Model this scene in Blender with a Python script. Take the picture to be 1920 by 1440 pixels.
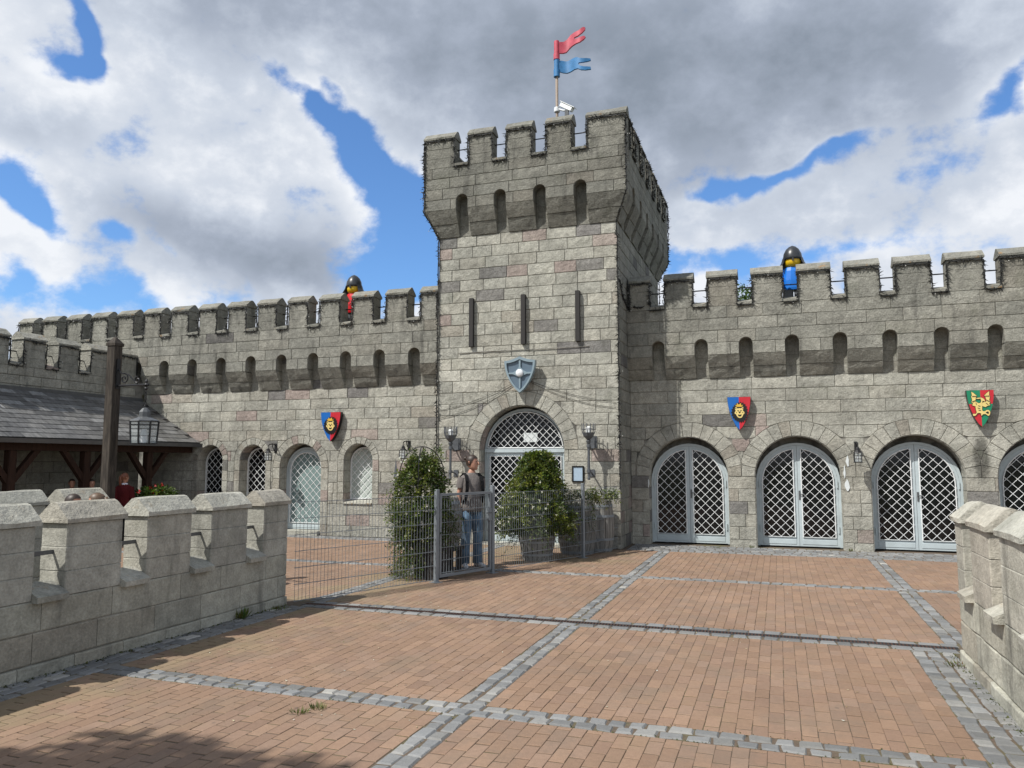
import bpy, math, random
import numpy as np
from mathutils import Vector, Matrix
for _o in list(bpy.data.objects): bpy.data.objects.remove(_o)
sc = bpy.context.scene
col = sc.collection
R = math.radians
rnd = random.Random(7)

# ---------------------------------------------------------------- camera
CAM_YAW, CAM_PITCH, CAM_H = R(19), math.atan(145 / 1443), 1.7
cd = bpy.data.cameras.new('camera'); cam = bpy.data.objects.new('camera', cd); col.objects.link(cam)
cam.location = (0, 0, CAM_H)
cam.rotation_euler = (R(90) + CAM_PITCH, 0, CAM_YAW)
cd.sensor_fit = 'HORIZONTAL'; cd.sensor_width = 36; cd.lens = 36 * 1443 / 1920
cd.clip_start = .05; cd.clip_end = 2000
sc.camera = cam
sc.cycles.max_bounces = 6; sc.cycles.diffuse_bounces = 3; sc.cycles.glossy_bounces = 2; sc.cycles.transmission_bounces = 2; sc.cycles.transparent_max_bounces = 8

# ---------------------------------------------------------------- sun, sky, exposure
SUN = Vector((-.85, -1.0, 1.65)).normalized()          # towards the sun
sun_el = math.asin(SUN.z); sun_az = math.atan2(SUN.x, SUN.y)
ld = bpy.data.lights.new('sun', 'SUN'); ld.energy = 4.4; ld.angle = R(.6); ld.color = (1, .965, .905)
lo = bpy.data.objects.new('sun', ld); col.objects.link(lo)
lo.rotation_euler = (-SUN).to_track_quat('-Z', 'Y').to_euler(); lo.location = (-20, -20, 40)
sc.view_settings.view_transform = 'Standard'; sc.view_settings.look = 'None'
sc.view_settings.exposure = 0.28; sc.view_settings.gamma = 1

w = bpy.data.worlds.new('World'); sc.world = w; w.use_nodes = True
w.cycles.sampling_method = 'MANUAL'; w.cycles.sample_map_resolution = 512
nt = w.node_tree; nt.nodes.clear()
class NG:
    """tiny helper for writing node trees"""
    def __init__(s, nt): s.nt = nt
    def n(s, t, **kw):
        x = s.nt.nodes.new(t)
        for k, v in kw.items(): setattr(x, k, v)
        return x
    def put(s, sock, v):
        if isinstance(v, bpy.types.NodeSocket): s.nt.links.new(v, sock)
        elif v is not None:
            if isinstance(v, (tuple, list)) and len(v) == 3 and sock.type == 'RGBA': v = (*v, 1)
            sock.default_value = v
    def m(s, op, a, b=None, c=None, clamp=False):
        x = s.n('ShaderNodeMath', operation=op, use_clamp=clamp)
        for i, v in enumerate((a, b, c)):
            if v is not None: s.put(x.inputs[i], v)
        return x.outputs[0]
    def vm(s, op, a, b=None, scale=None):
        x = s.n('ShaderNodeVectorMath', operation=op); s.put(x.inputs[0], a)
        if b is not None: s.put(x.inputs[1], b)
        if scale is not None: s.put(x.inputs['Scale'], scale)
        return x.outputs['Value'] if op in ('LENGTH', 'DOT_PRODUCT', 'DISTANCE') else x.outputs[0]
    def noise(s, vec, scale, detail=4, rough=.55, out=0, dist=0):
        x = s.n('ShaderNodeTexNoise'); s.put(x.inputs['Vector'], vec)
        x.inputs['Scale'].default_value = scale; x.inputs['Detail'].default_value = detail
        x.inputs['Roughness'].default_value = rough; x.inputs['Distortion'].default_value = dist
        return x.outputs[out]
    def mix(s, f, a, b, mode='MIX'):
        x = s.n('ShaderNodeMix', data_type='RGBA', blend_type=mode); s.put(x.inputs[0], f)
        s.put(x.inputs[6], a); s.put(x.inputs[7], b); return x.outputs[2]
    def ramp(s, f, lo, hi, a=0., b=1., smooth=True):
        x = s.n('ShaderNodeMapRange', interpolation_type='SMOOTHSTEP' if smooth else 'LINEAR')
        s.put(x.inputs[0], f)
        for i, v in enumerate((lo, hi, a, b)): s.put(x.inputs[i + 1], v)
        return x.outputs[0]
    def mapping(s, vec, scale=(1, 1, 1), loc=(0, 0, 0)):
        x = s.n('ShaderNodeMapping'); s.put(x.inputs[0], vec)
        x.inputs['Scale'].default_value = scale; x.inputs['Location'].default_value = loc
        return x.outputs[0]
g = NG(nt)
tc = g.n('ShaderNodeTexCoord'); D = g.vm('NORMALIZE', tc.outputs['Generated'])
sky = g.n('ShaderNodeTexSky', sky_type='NISHITA', sun_disc=False)
sky.sun_elevation = sun_el; sky.sun_rotation = sun_az
sky.altitude = 50; sky.air_density = 1.0; sky.dust_density = .6; sky.ozone_density = 2.2
sep = g.n('ShaderNodeSeparateXYZ'); g.put(sep.inputs[0], D)
# azimuth / elevation in degrees (azimuth 0 = +Y, positive towards +X)
az = g.m('MULTIPLY', g.m('ARCTAN2', sep.outputs[0], sep.outputs[1]), 57.2958)
el = g.m('MULTIPLY', g.m('ARCSINE', sep.outputs[2]), 57.2958)
# cloud deck coordinates: clouds get flatter and smaller towards the horizon
zc = g.m('MAXIMUM', g.m('ADD', sep.outputs[2], .16), .03)
cmb = g.n('ShaderNodeCombineXYZ'); g.put(cmb.inputs[0], g.m('DIVIDE', sep.outputs[0], zc)); g.put(cmb.inputs[1], g.m('DIVIDE', sep.outputs[1], zc))
deck = cmb.outputs[0]
w1 = g.noise(D, 4.2, 4, .62, 1); s1 = g.n('ShaderNodeSeparateColor'); g.put(s1.inputs[0], w1)
def warp(a, sock, amp):      # shift an angle by noise (degrees)
    x = g.m('MULTIPLY', g.m('SUBTRACT', s1.outputs[sock], .5), amp)
    return g.m('ADD', a, x)
azw, elw = warp(az, 0, 9.), warp(el, 1, 6.5)
cae = g.n('ShaderNodeCombineXYZ'); g.put(cae.inputs[0], azw); g.put(cae.inputs[1], elw); AE = cae.outputs[0]
def blobs(lst):
    tot = None
    for (a, e, sa, se, rot, wt) in lst:
        mp = g.n('ShaderNodeMapping', vector_type='TEXTURE'); g.put(mp.inputs[0], AE)
        mp.inputs['Location'].default_value = (a, e, 0); mp.inputs['Rotation'].default_value = (0, 0, R(rot)); mp.inputs['Scale'].default_value = (sa, se, 1)
        q = g.vm('DOT_PRODUCT', mp.outputs[0], mp.outputs[0])
        k = g.m('MULTIPLY', g.m('POWER', .36788, q), wt)
        tot = k if tot is None else g.m('ADD', tot, k)
    return tot
#          az     el    sa   se  rot  weight   openings of blue between the clouds
HOLES = [(-49.4, 27.1, 0.76, 2.9, 6, 1.21), (-50.6, 24.5, 2.22, 0.74, 8, 0.98), (-35.1, 25.0, 2.8, 0.83, -40, 0.92), (-32.0, 22.8, 3.59, 1.64, -45, 1.32),
         (-29.1, 20.4, 3.4, 2.14, -45, 1.49), (-26.8, 17.3, 3.03, 3.68, 0, 1.55), (-28.2, 13.5, 4.57, 2.35, 0, 1.38), (-34.0, 26.2, 1.18, 0.49, -30, 0.57),
         (-52.8, 17.1, 2.6, 1.63, -20, 1.38), (-51.2, 15.4, 2.14, 1.11, -35, 1.03), (-46.2, 15.0, 0.95, 0.59, -40, 0.75), (-47.5, 10.6, 8.01, 1.44, -4, 0.86),
         (-52.9, 12.0, 1.37, 1.19, 0, 0.69), (-43.1, 14.3, 1.24, 0.61, -30, 0.46), (15.0, 23.5, 2.43, 1.24, 28, 1.38), (5.4, 21.5, 2.29, 0.61, 14, 0.98),
         (0.7, 20.0, 4.21, 0.64, 14, 1.09), (-3.8, 19.4, 2.79, 0.53, 12, 0.8), (-4.3, 14.3, 5.55, 1.56, 0, 0.92), (5.4, 14.1, 4.51, 0.6, 6, 0.46), (26., 14., 6., 3., 0, .8), (-90., 30., 22., 8., 0, .9), (90., 30., 30., 9., 0, .9)]
GREYS = [(-9.1, 28.3, 25.04, 7.32, -3, 0.95), (2.4, 25.3, 9.34, 4.26, 10, 0.4), (-17.4, 22.0, 8.21, 5.48, 0, 0.45), (-35.3, 29.9, 12.76, 2.85, -4, 0.55),
         (-35.6, 14.2, 7.47, 2.79, -5, 0.85), (-44.2, 16.6, 5.7, 1.9, -10, 0.35), (-40.2, 21.6, 4.31, 2.05, -20, 0.1), (-52.0, 20.9, 3.21, 1.55, 10, 0.35),
         (7.2, 16.5, 8.52, 1.72, 8, 0.18)]
hole = blobs(HOLES); grey = g.m('ADD', blobs(GREYS), g.ramp(el, 29., 46., 0., .8))  # elevation ramp: grey added to the unseen sky overhead to lower ambient light
wisp = g.noise(g.mapping(D, (1, 1, 1.35)), 10., 8, .60)
wq = g.m('SUBTRACT', wisp, .5)
cov = g.m('ADD', g.m('ADD', g.m('SUBTRACT', 1.0, hole), g.m('MULTIPLY', g.m('MINIMUM', grey, 1.), .45)), g.m('MULTIPLY', wq, 3.0))
mask = g.ramp(cov, .18, .88)
rim = g.ramp(cov, .60, 1.15, 1., 0.)
bil = g.m('ADD', g.m('MULTIPLY', wq, 2.4), g.m('MULTIPLY', g.m('SUBTRACT', s1.outputs[2], .5), .75))
shade = g.m('ADD', g.m('SUBTRACT', g.m('MULTIPLY', grey, .80), g.m('ADD', g.m('MULTIPLY', bil, .72), g.m('MULTIPLY', rim, .14))), .22)
sh = g.ramp(shade, .0, 1.42, 0., 1., False)
cr = g.n('ShaderNodeValToRGB'); g.put(cr.inputs[0], sh)
e = cr.color_ramp.elements
e[0].position = 0; e[0].color = (.92, .95, 1.0, 1)
e[1].position = 1; e[1].color = (.235, .28, .345, 1)
x = e.new(.26); x.color = (.62, .68, .78, 1)
x = e.new(.55); x.color = (.41, .465, .565, 1)
SKY_S = .10
cloudc = g.vm('SCALE', cr.outputs[0], scale=.80 / SKY_S)
bluec = g.vm('MULTIPLY', sky.outputs[0], (.80, 1.12, 1.46))
out = g.mix(mask, bluec, cloudc)
bg = g.n('ShaderNodeBackground'); g.put(bg.inputs[0], out); bg.inputs[1].default_value = SKY_S
wo = g.n('ShaderNodeOutputWorld'); g.put(wo.inputs[0], bg.outputs[0])

# ---------------------------------------------------------------- mesh helpers
class MB:
    def __init__(s): s.v = []; s.f = []
    def add(s, vs, fs):
        o = len(s.v); s.v += [tuple(p) for p in vs]; s.f += [tuple(i + o for i in f) for f in fs]; return s
    def box(s, x0, x1, y0, y1, z0, z1):
        return s.add([(x0, y0, z0), (x1, y0, z0), (x1, y1, z0), (x0, y1, z0), (x0, y0, z1), (x1, y0, z1), (x1, y1, z1), (x0, y1, z1)],
                     [(0, 3, 2, 1), (4, 5, 6, 7), (0, 1, 5, 4), (1, 2, 6, 5), (2, 3, 7, 6), (3, 0, 4, 7)])
    def bbox(s, x0, x1, y0, y1, z0, z1, b=.01):
        """box with chamfered vertical and top edges"""
        X = [(x0, y0 + b), (x0 + b, y0), (x1 - b, y0), (x1, y0 + b), (x1, y1 - b), (x1 - b, y1), (x0 + b, y1), (x0, y1 - b)]
        cx, cy = (x0 + x1) / 2, (y0 + y1) / 2
        def sh(p, k): return (p[0] + (b if p[0] < cx else -b) * k, p[1] + (b if p[1] < cy else -b) * k)
        vs = [(*p, z0) for p in X] + [(*p, z1 - b) for p in X] + [(*sh(p, .8), z1) for p in X]
        fs = [tuple(range(7, -1, -1)), tuple(range(16, 24))]
        for k in (0, 8):
            for i in range(8): j = (i + 1) % 8; fs.append((k + i, k + j, k + 8 + j, k + 8 + i))
        return s.add(vs, fs)
    def prism(s, poly, d0, d1, axis='y', cap=True):
        """extrude a 2D outline; axis y: poly is (x,z); axis x: (y,z); axis z: (x,y)"""
        if axis == 'y': P = lambda p, d: (p[0], d, p[1])
        elif axis == 'x': P = lambda p, d: (d, p[0], p[1])
        else: P = lambda p, d: (p[0], p[1], d)
        n = len(poly)
        vs = [P(p, d0) for p in poly] + [P(p, d1) for p in poly]
        fs = [(i, (i + 1) % n, n + (i + 1) % n, n + i) for i in range(n)]
        if cap: fs += [tuple(range(n - 1, -1, -1)), tuple(range(n, 2 * n))]
        return s.add(vs, fs)
    def tube(s, path, r, n=6, cap=True, closed=False):
        path = [Vector(p) for p in path]; m = len(path)
        rr = r if isinstance(r, (list, tuple)) else [r] * m
        vs = []; prev = None
        for i, p in enumerate(path):
            a = path[(i - 1) % m] if (i > 0 or closed) else p; b = path[(i + 1) % m] if (i < m - 1 or closed) else p
            t = (b - a)
            if t.length < 1e-9: t = Vector((0, 0, 1))
            t.normalize()
            if prev is None:
                q = Vector((0, 0, 1)) if abs(t.z) < .9 else Vector((1, 0, 0))
                u = t.cross(q).normalized()
            else:
                u = prev - t * prev.dot(t)
                u = u.normalized() if u.length > 1e-6 else t.orthogonal().normalized()
            prev = u; v = t.cross(u)
            for k in range(n):
                a_ = 2 * math.pi * (k + .5) / n
                vs.append(p + (u * math.cos(a_) + v * math.sin(a_)) * rr[i])
        fs = []
        for i in range(m if closed else m - 1):
            for k in range(n):
                k2 = (k + 1) % n; i2 = (i + 1) % m
                fs.append((i * n + k, i * n + k2, i2 * n + k2, i2 * n + k))
        if cap and not closed: fs += [tuple(range(n - 1, -1, -1)), tuple((m - 1) * n + k for k in range(n))]
        return s.add(vs, fs)
    def lathe(s, prof, n=12, c=(0, 0, 0), cap=True, rot=0., sx=1, sy=1):
        vs = [(c[0] + r * sx * math.cos(2 * math.pi * (k + rot) / n), c[1] + r * sy * math.sin(2 * math.pi * (k + rot) / n), c[2] + z) for r, z in prof for k in range(n)]
        fs = []; m = len(prof)
        for i in range(m - 1):
            for k in range(n):
                k2 = (k + 1) % n; fs.append((i * n + k, i * n + k2, (i + 1) * n + k2, (i + 1) * n + k))
        if cap: fs += [tuple(range(n - 1, -1, -1)), tuple((m - 1) * n + k for k in range(n))]
        return s.add(vs, fs)
    def band(s, outer, inner, y0, y1, closed=True):
        """flat ring between two matching closed outlines (x,z), y0 front, y1 back"""
        n = len(outer)
        vs = [(p[0], y0, p[1]) for p in outer] + [(p[0], y0, p[1]) for p in inner] + [(p[0], y1, p[1]) for p in outer] + [(p[0], y1, p[1]) for p in inner]
        fs = []
        for i in range(n if closed else n - 1):
            j = (i + 1) % n
            fs += [(i, j, n + j, n + i), (2 * n + i, 3 * n + i, 3 * n + j, 2 * n + j), (i, 2 * n + i, 2 * n + j, j), (n + i, n + j, 3 * n + j, 3 * n + i)]
        return s.add(vs, fs)
    def mesh(s, name):
        m = bpy.data.meshes.new(name); m.from_pydata(s.v, [], s.f); m.update(); return m
    def build(s, name, mat, parent=None, loc=(0, 0, 0), rot=0, smooth=False, color=None):
        return link(name, s.mesh(name), mat, parent, loc, rot, smooth, color)
def link(name, me, mat, parent=None, loc=(0, 0, 0), rot=0, smooth=False, color=None):
    if mat is not None and len(me.materials) == 0: me.materials.append(mat)
    if smooth: me.shade_smooth()
    o = bpy.data.objects.new(name, me); col.objects.link(o)
    if parent is not None: o.parent = parent
    o.location = loc
    if isinstance(rot, (tuple, list)): o.rotation_euler = rot
    elif rot: o.rotation_euler = (0, 0, rot)
    if color is not None: o.color = (*color, 1)
    return o
def tag(o, label=None, cat=None, group=None, kind=None):
    if label: o['label'] = label
    if cat: o['category'] = cat
    if group: o['group'] = group
    if kind: o['kind'] = kind
    return o
def thing(name, label, cat, loc=(0, 0, 0), rot=0, group=None):
    o = bpy.data.objects.new(name, None); col.objects.link(o); o.empty_display_size = .1
    o.location = loc; o.rotation_euler = (0, 0, rot)
    return tag(o, label, cat, group)
def copy_tree(o, parent=None):
    c = o.copy(); col.objects.link(c); c.parent = parent
    for ch in list(o.children): copy_tree(ch, c)
    return c
def fix_normals(me):
    import bmesh
    bm = bmesh.new(); bm.from_mesh(me); bmesh.ops.recalc_face_normals(bm, faces=bm.faces); bm.to_mesh(me); bm.free()
def lerp(a, b, t): return a + (b - a) * t

# ---------------------------------------------------------------- materials
def mat(name, fn):
    m = bpy.data.materials.new(name); m.use_nodes = True; t = m.node_tree; t.nodes.clear()
    g = NG(t); b = g.n('ShaderNodeBsdfPrincipled'); o = g.n('ShaderNodeOutputMaterial'); t.links.new(b.outputs[0], o.inputs[0])
    fn(g, b); return m
def simple(name, c, rough=.6, metal=0., var=.25, scale=8., bump=0., spec=.5):
    def fn(g, b):
        p = g.n('ShaderNodeNewGeometry').outputs['Position']
        n = g.noise(p, scale, 5, .6)
        k = g.ramp(n, .25, .75, 1 - var, 1 + var, False)
        g.put(b.inputs['Base Color'], g.vm('SCALE', c, scale=k))
        g.put(b.inputs['Roughness'], g.ramp(n, .2, .8, max(0, rough - .08), min(1, rough + .08), False)); b.inputs['Metallic'].default_value = metal
        b.inputs['Specular IOR Level'].default_value = spec
        if bump:
            bn = g.n('ShaderNodeBump'); bn.inputs['Strength'].default_value = bump; bn.inputs['Distance'].default_value = .004
            g.put(bn.inputs['Height'], g.noise(p, scale * 9, 4, .6)); g.put(b.inputs['Normal'], bn.outputs[0])
    return mat(name, fn)
def stone_mat(name, attr=False, dirt=.45, lichen=0., bump=.55, rough_scale=1., cn=1., stain=False):
    def fn(g, b):
        p = g.n('ShaderNodeNewGeometry').outputs['Position']
        if attr:
            a = g.n('ShaderNodeAttribute'); a.attribute_name = 'Col'; base = a.outputs['Color']
        else: base = g.n('ShaderNodeObjectInfo').outputs['Color']
        n1 = g.noise(p, 1.9, 3, .65); n2 = g.noise(p, 11., 4, .7); n3 = g.noise(p, 45., 2, .6)
        k = g.m('MULTIPLY', g.ramp(n1, .3, .7, .76, 1.16, False), g.m('MULTIPLY', g.ramp(n2, .28, .72, 1 - .26 * cn, 1 + .22 * cn, False), g.ramp(n3, .25, .75, 1 - .26 * cn, 1 + .26 * cn, False)))
        c = g.vm('SCALE', base, scale=k)
        # weathering: dark algae drawn out in vertical streaks
        st = g.noise(g.mapping(p, (3.2, 3.2, .5)), 1.6, 3, .6)
        c = g.mix(g.m('MULTIPLY', g.ramp(st, .52, .78), dirt), c, (.075, .074, .066))
        if stain:      # black algae run where water comes down between two arches
            s = g.n('ShaderNodeSeparateXYZ'); g.put(s.inputs[0], p)
            dx = g.m('DIVIDE', g.m('SUBTRACT', s.outputs[0], 3.52), .17); dz = g.m('DIVIDE', g.m('SUBTRACT', s.outputs[2], 1.75), .55)
            q = g.m('POWER', .36788, g.m('ADD', g.m('MULTIPLY', dx, dx), g.m('MULTIPLY', dz, dz)))
            c = g.mix(g.m('MULTIPLY', g.ramp(g.m('ADD', q, g.m('MULTIPLY', g.m('SUBTRACT', n2, .5), 1.1)), .35, .8), .75), c, (.045, .044, .038))
        # greenish grey bloom
        gb = g.noise(p, 2.4, 2, .6)
        c = g.mix(g.m('MULTIPLY', g.ramp(gb, .55, .75), .22), c, (.115, .125, .085))
        # little white and yellow lichen spots
        vo = g.n('ShaderNodeTexVoronoi'); g.put(vo.inputs['Vector'], p); vo.inputs['Scale'].default_value = 9.
        vr = g.n('ShaderNodeSeparateColor'); g.put(vr.inputs[0], vo.outputs['Color'])
        sp = g.m('MULTIPLY', g.ramp(vo.outputs['Distance'], .06, .16, 1., 0.), g.m('GREATER_THAN', vr.outputs[0], .93 if lichen == 0 else .8))
        c = g.mix(g.m('MULTIPLY', sp, .55), c, (.42, .42, .37))
        if lichen:
            ln = g.noise(p, 5., 4, .7)
            c = g.mix(g.m('MULTIPLY', g.ramp(ln, .60, .70), lichen), c, (.30, .16, .045))
            c = g.mix(g.m('MULTIPLY', g.ramp(ln, .30, .40, 1., 0.), lichen * .6), c, (.09, .10, .055))
        g.put(b.inputs['Base Color'], c); b.inputs['Roughness'].default_value = .92; b.inputs['Specular IOR Level'].default_value = .25
        h = g.m('ADD', g.m('MULTIPLY', g.noise(p, 30. * rough_scale, 3, .7), .8), g.m('MULTIPLY', n2, 1.5))
        bn = g.n('ShaderNodeBump'); bn.inputs['Strength'].default_value = bump; bn.inputs['Distance'].default_value = .032
        g.put(bn.inputs['Height'], h); g.put(b.inputs['Normal'], bn.outputs[0])
    return mat(name, fn)
M = {}
M['stone'] = stone_mat('stone', False, .30, stain=True); M['stone_v'] = stone_mat('stone_joined', True, .30)
M['stone_up'] = stone_mat('weathered_stone', False, .72); M['stone_upv'] = stone_mat('weathered_stone_joined', True, .75)
M['cap'] = stone_mat('coping_stone', False, .35, .6); M['pcap'] = stone_mat('parapet_coping_stone', False, .35, .22, .38, 1., .7)
M['parapet'] = stone_mat('parapet_stone', False, .62, 0., .32, 1.6, .7)
def m_mortar(g, b):
    p = g.n('ShaderNodeNewGeometry').outputs['Position']
    g.put(b.inputs['Base Color'], g.mix(g.ramp(g.noise(p, 4., 4), .35, .62), (.095, .092, .08), (.26, .25, .22))); b.inputs['Roughness'].default_value = 1
M['mortar'] = mat('mortar', m_mortar)
def paver(name, attr, kind):
    def fn(g, b):
        p = g.n('ShaderNodeNewGeometry').outputs['Position']
        if attr:
            a = g.n('ShaderNodeAttribute'); a.attribute_name = 'Col'; base = a.outputs['Color']
        else: base = g.n('ShaderNodeObjectInfo').outputs['Color']
        n1 = g.noise(p, .7, 4, .6); n2 = g.noise(p, 24., 4, .7); n3 = g.noise(p, 120., 2, .5)
        k = g.m('MULTIPLY', g.ramp(n1, .3, .7, .86, 1.12, False), g.m('MULTIPLY', g.ramp(n2, .25, .75, .88, 1.11, False), g.ramp(n3, .2, .8, .90, 1.1, False)))
        c = g.vm('SCALE', base, scale=k)
        if kind == 'brick':
            # sandy yellow patches, stronger along the west side and under the plants
            s = g.n('ShaderNodeSeparateXYZ'); g.put(s.inputs[0], p)
            west = g.m('MAXIMUM', g.ramp(s.outputs[0], -5.4, -3.6, 1., 0.), g.m('MULTIPLY', g.ramp(s.outputs[1], 11.6, 13.2), g.ramp(s.outputs[0], -3.6, -1.6, 1., 0.)))
            west = g.m('MULTIPLY', west, g.ramp(s.outputs[0], -6.4, -5.6))
            mo = g.m('MULTIPLY', g.ramp(g.m('ADD', g.noise(p, 1.7, 5, .65), g.m('MULTIPLY', west, .16)), .52, .72), g.m('ADD', g.m('MULTIPLY', west, .42), .16))
            c = g.mix(mo, c, (.225, .190, .112))
            vo = g.n('ShaderNodeTexVoronoi'); g.put(vo.inputs['Vector'], p); vo.inputs['Scale'].default_value = 2.6
            vs_ = g.n('ShaderNodeSeparateColor'); g.put(vs_.inputs[0], vo.outputs['Color'])
            c = g.mix(g.m('MULTIPLY', g.m('MULTIPLY', g.ramp(vo.outputs['Distance'], .03, .055, 1., 0.), g.m('GREATER_THAN', vs_.outputs[0], .45)), .5), c, (.07, .06, .052))
            gr = g.noise(p, 1.4, 6, .7)
            c = g.mix(g.m('MULTIPLY', g.ramp(gr, .47, .68), .48), c, (.155, .122, .094))
        g.put(b.inputs['Base Color'], c); b.inputs['Roughness'].default_value = .85 if kind == 'brick' else .7
        b.inputs['Specular IOR Level'].default_value = .3
        bn = g.n('ShaderNodeBump'); bn.inputs['Strength'].default_value = .35 if kind == 'brick' else .7; bn.inputs['Distance'].default_value = .006
        g.put(bn.inputs['Height'], g.noise(p, 70. if kind == 'brick' else 40., 5, .7)); g.put(b.inputs['Normal'], bn.outputs[0])
    return mat(name, fn)
M['brick'] = paver('paving_brick', False, 'brick'); M['brick_v'] = paver('paving_brick_joined', True, 'brick')
M['sett'] = paver('granite_sett', False, 'sett'); M['sett_v'] = paver('granite_sett_joined', True, 'sett')
def m_joint(g, b):
    p = g.n('ShaderNodeNewGeometry').outputs['Position']
    n = g.noise(p, 2.3, 6, .65); f = g.noise(p, 55., 3)
    c = g.mix(g.ramp(n, .45, .70), (.105, .078, .056), (.10, .095, .042))
    g.put(b.inputs['Base Color'], g.vm('SCALE', c, scale=g.ramp(f, .2, .8, .6, 1.4, False))); b.inputs['Roughness'].default_value = 1
M['joint'] = mat('paving_joint_sand', m_joint)
def m_ground(g, b):
    p = g.n('ShaderNodeNewGeometry').outputs['Position']
    g.put(b.inputs['Base Color'], g.mix(g.ramp(g.noise(p, .35, 6, .6), .4, .6), (.13, .115, .085), (.055, .085, .03))); b.inputs['Roughness'].default_value = 1
M['ground'] = mat('ground', m_ground)
M['doorpaint'] = simple('blue_grey_paint', (.43, .495, .515), .42, 0, .10, 5.)
M['lattice'] = simple('pale_paint', (.76, .78, .78), .45, 0, .12, 9.)
M['galv'] = simple('galvanised_steel', (.19, .212, .23), .5, .1, .12, 12.)
M['iron'] = simple('black_iron', (.022, .022, .024), .5, .4, .3, 20.)
M['torchiron'] = simple('grey_painted_iron', (.10, .108, .118), .5, .3, .25, 14.)
M['slit'] = simple('dark_timber', (.022, .020, .019), .75, 0, .4, 18., .3)
def m_glass_dark(g, b):
    b.inputs['Base Color'].default_value = (.006, .007, .008, 1); b.inputs['Roughness'].default_value = .06; b.inputs['Specular IOR Level'].default_value = .35
M['pane'] = mat('dark_window_glass', m_glass_dark)
def m_glass_pale(g, b):
    p = g.n('ShaderNodeNewGeometry').outputs['Position']
    g.put(b.inputs['Base Color'], g.mix(g.noise(p, 1.5, 3), (.16, .23, .23), (.22, .29, .28))); b.inputs['Roughness'].default_value = .25; b.inputs['Specular IOR Level'].default_value = .5
M['pane_pale'] = mat('frosted_window_glass', m_glass_pale)
M['blind'] = simple('pale_blind', (.42, .47, .44), .5, 0, .08, 3.)
def m_clear(g, b):
    b.inputs['Base Color'].default_value = (.75, .82, .83, 1); b.inputs['Roughness'].default_value = .06; b.inputs['Alpha'].default_value = .25; b.inputs['Specular IOR Level'].default_value = .8
M['clear'] = mat('lantern_glass', m_clear)
M['paper'] = simple('white_paper', (.62, .66, .66), .6, 0, .04, 3.)
def wood(name, c1, c2, sc_=(9, 9, 1.2), rough=.8):
    def fn(g, b):
        p = g.n('ShaderNodeNewGeometry').outputs['Position']
        n = g.noise(g.mapping(p, sc_), 3., 6, .65, 0, .6)
        g.put(b.inputs['Base Color'], g.mix(g.ramp(n, .3, .7), c1, c2)); b.inputs['Roughness'].default_value = rough; b.inputs['Specular IOR Level'].default_value = .25
        bn = g.n('ShaderNodeBump'); bn.inputs['Strength'].default_value = .5; bn.inputs['Distance'].default_value = .006
        g.put(bn.inputs['Height'], n); g.put(b.inputs['Normal'], bn.outputs[0])
    return mat(name, fn)
M['post'] = wood('weathered_dark_timber', (.022, .018, .015), (.075, .062, .050))
M['beam'] = wood('red_brown_timber', (.022, .011, .007), (.045, .022, .014))
M['barrel'] = wood('grey_oak', (.13, .125, .115), (.27, .26, .235))
M['tub'] = wood('grey_planter_timber', (.12, .12, .11), (.20, .195, .18))
def m_slate(g, b):
    p = g.n('ShaderNodeNewGeometry').outputs['Position']; base = g.n('ShaderNodeObjectInfo').outputs['Color']
    n = g.noise(g.mapping(p, (1.2, 5, 1.2)), 4., 6, .7); f = g.noise(p, 40., 3)
    c = g.vm('SCALE', base, scale=g.m('MULTIPLY', g.ramp(n, .3, .7, .5, 2.3, False), g.ramp(f, .2, .8, .8, 1.2, False)))
    g.put(b.inputs['Base Color'], c); g.put(b.inputs['Roughness'], g.ramp(n, .3, .7, .38, .62, False)); b.inputs['Specular IOR Level'].default_value = .6
M['slate'] = mat('slate', m_slate)
M['lead'] = simple('lead_grey_gutter', (.10, .105, .11), .45, .3, .2, 8.)
M['rust'] = simple('rusty_iron', (.085, .042, .030), .75, .3, .4, 30., .3)
M['wire'] = simple('light_string_wire', (.018, .018, .016), .7, 0, .3, 20.)
M['bulb'] = simple('light_bulb_white', (.6, .6, .56), .4, 0, .1, 5.)
def flat(name, c, rough=.35): return simple(name, c, rough, 0, .07, 6.)
M['red'] = flat('red_gloss', (.50, .018, .030)); M['blue'] = flat('blue_gloss', (.006, .115, .42)); M['green'] = flat('green_gloss', (.008, .20, .10))
M['yellow'] = flat('yellow_gloss', (.66, .40, .045)); M['cream'] = flat('pale_yellow', (.72, .56, .20)); M['black'] = flat('black_gloss', (.008, .008, .008))
M['facey'] = flat('toy_yellow', (.66, .42, .012)); M['helmet'] = flat('helmet_charcoal', (.030, .033, .038)); M['tunicred'] = flat('tunic_red', (.56, .012, .02)); M['tunicblue'] = flat('tunic_blue', (.008, .16, .60))
M['steelblue'] = flat('steel_blue_paint', (.105, .150, .195)); M['steelmid'] = flat('steel_rim_paint', (.22, .29, .33)); M['steelpale'] = flat('pale_steel_paint', (.42, .50, .54)); M['white'] = flat('white_paint', (.74, .76, .78)); M['greylegs'] = flat('toy_grey', (.12, .13, .14))
M['flagred'] = simple('faded_red_flag', (.50, .065, .10), .5, 0, .35, 7.); M['flagblue'] = simple('blue_flag', (.035, .18, .40), .5, 0, .25, 7.); M['polewood'] = simple('flagpole_tan', (.26, .205, .16), .6, 0, .2, 9.)
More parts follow.
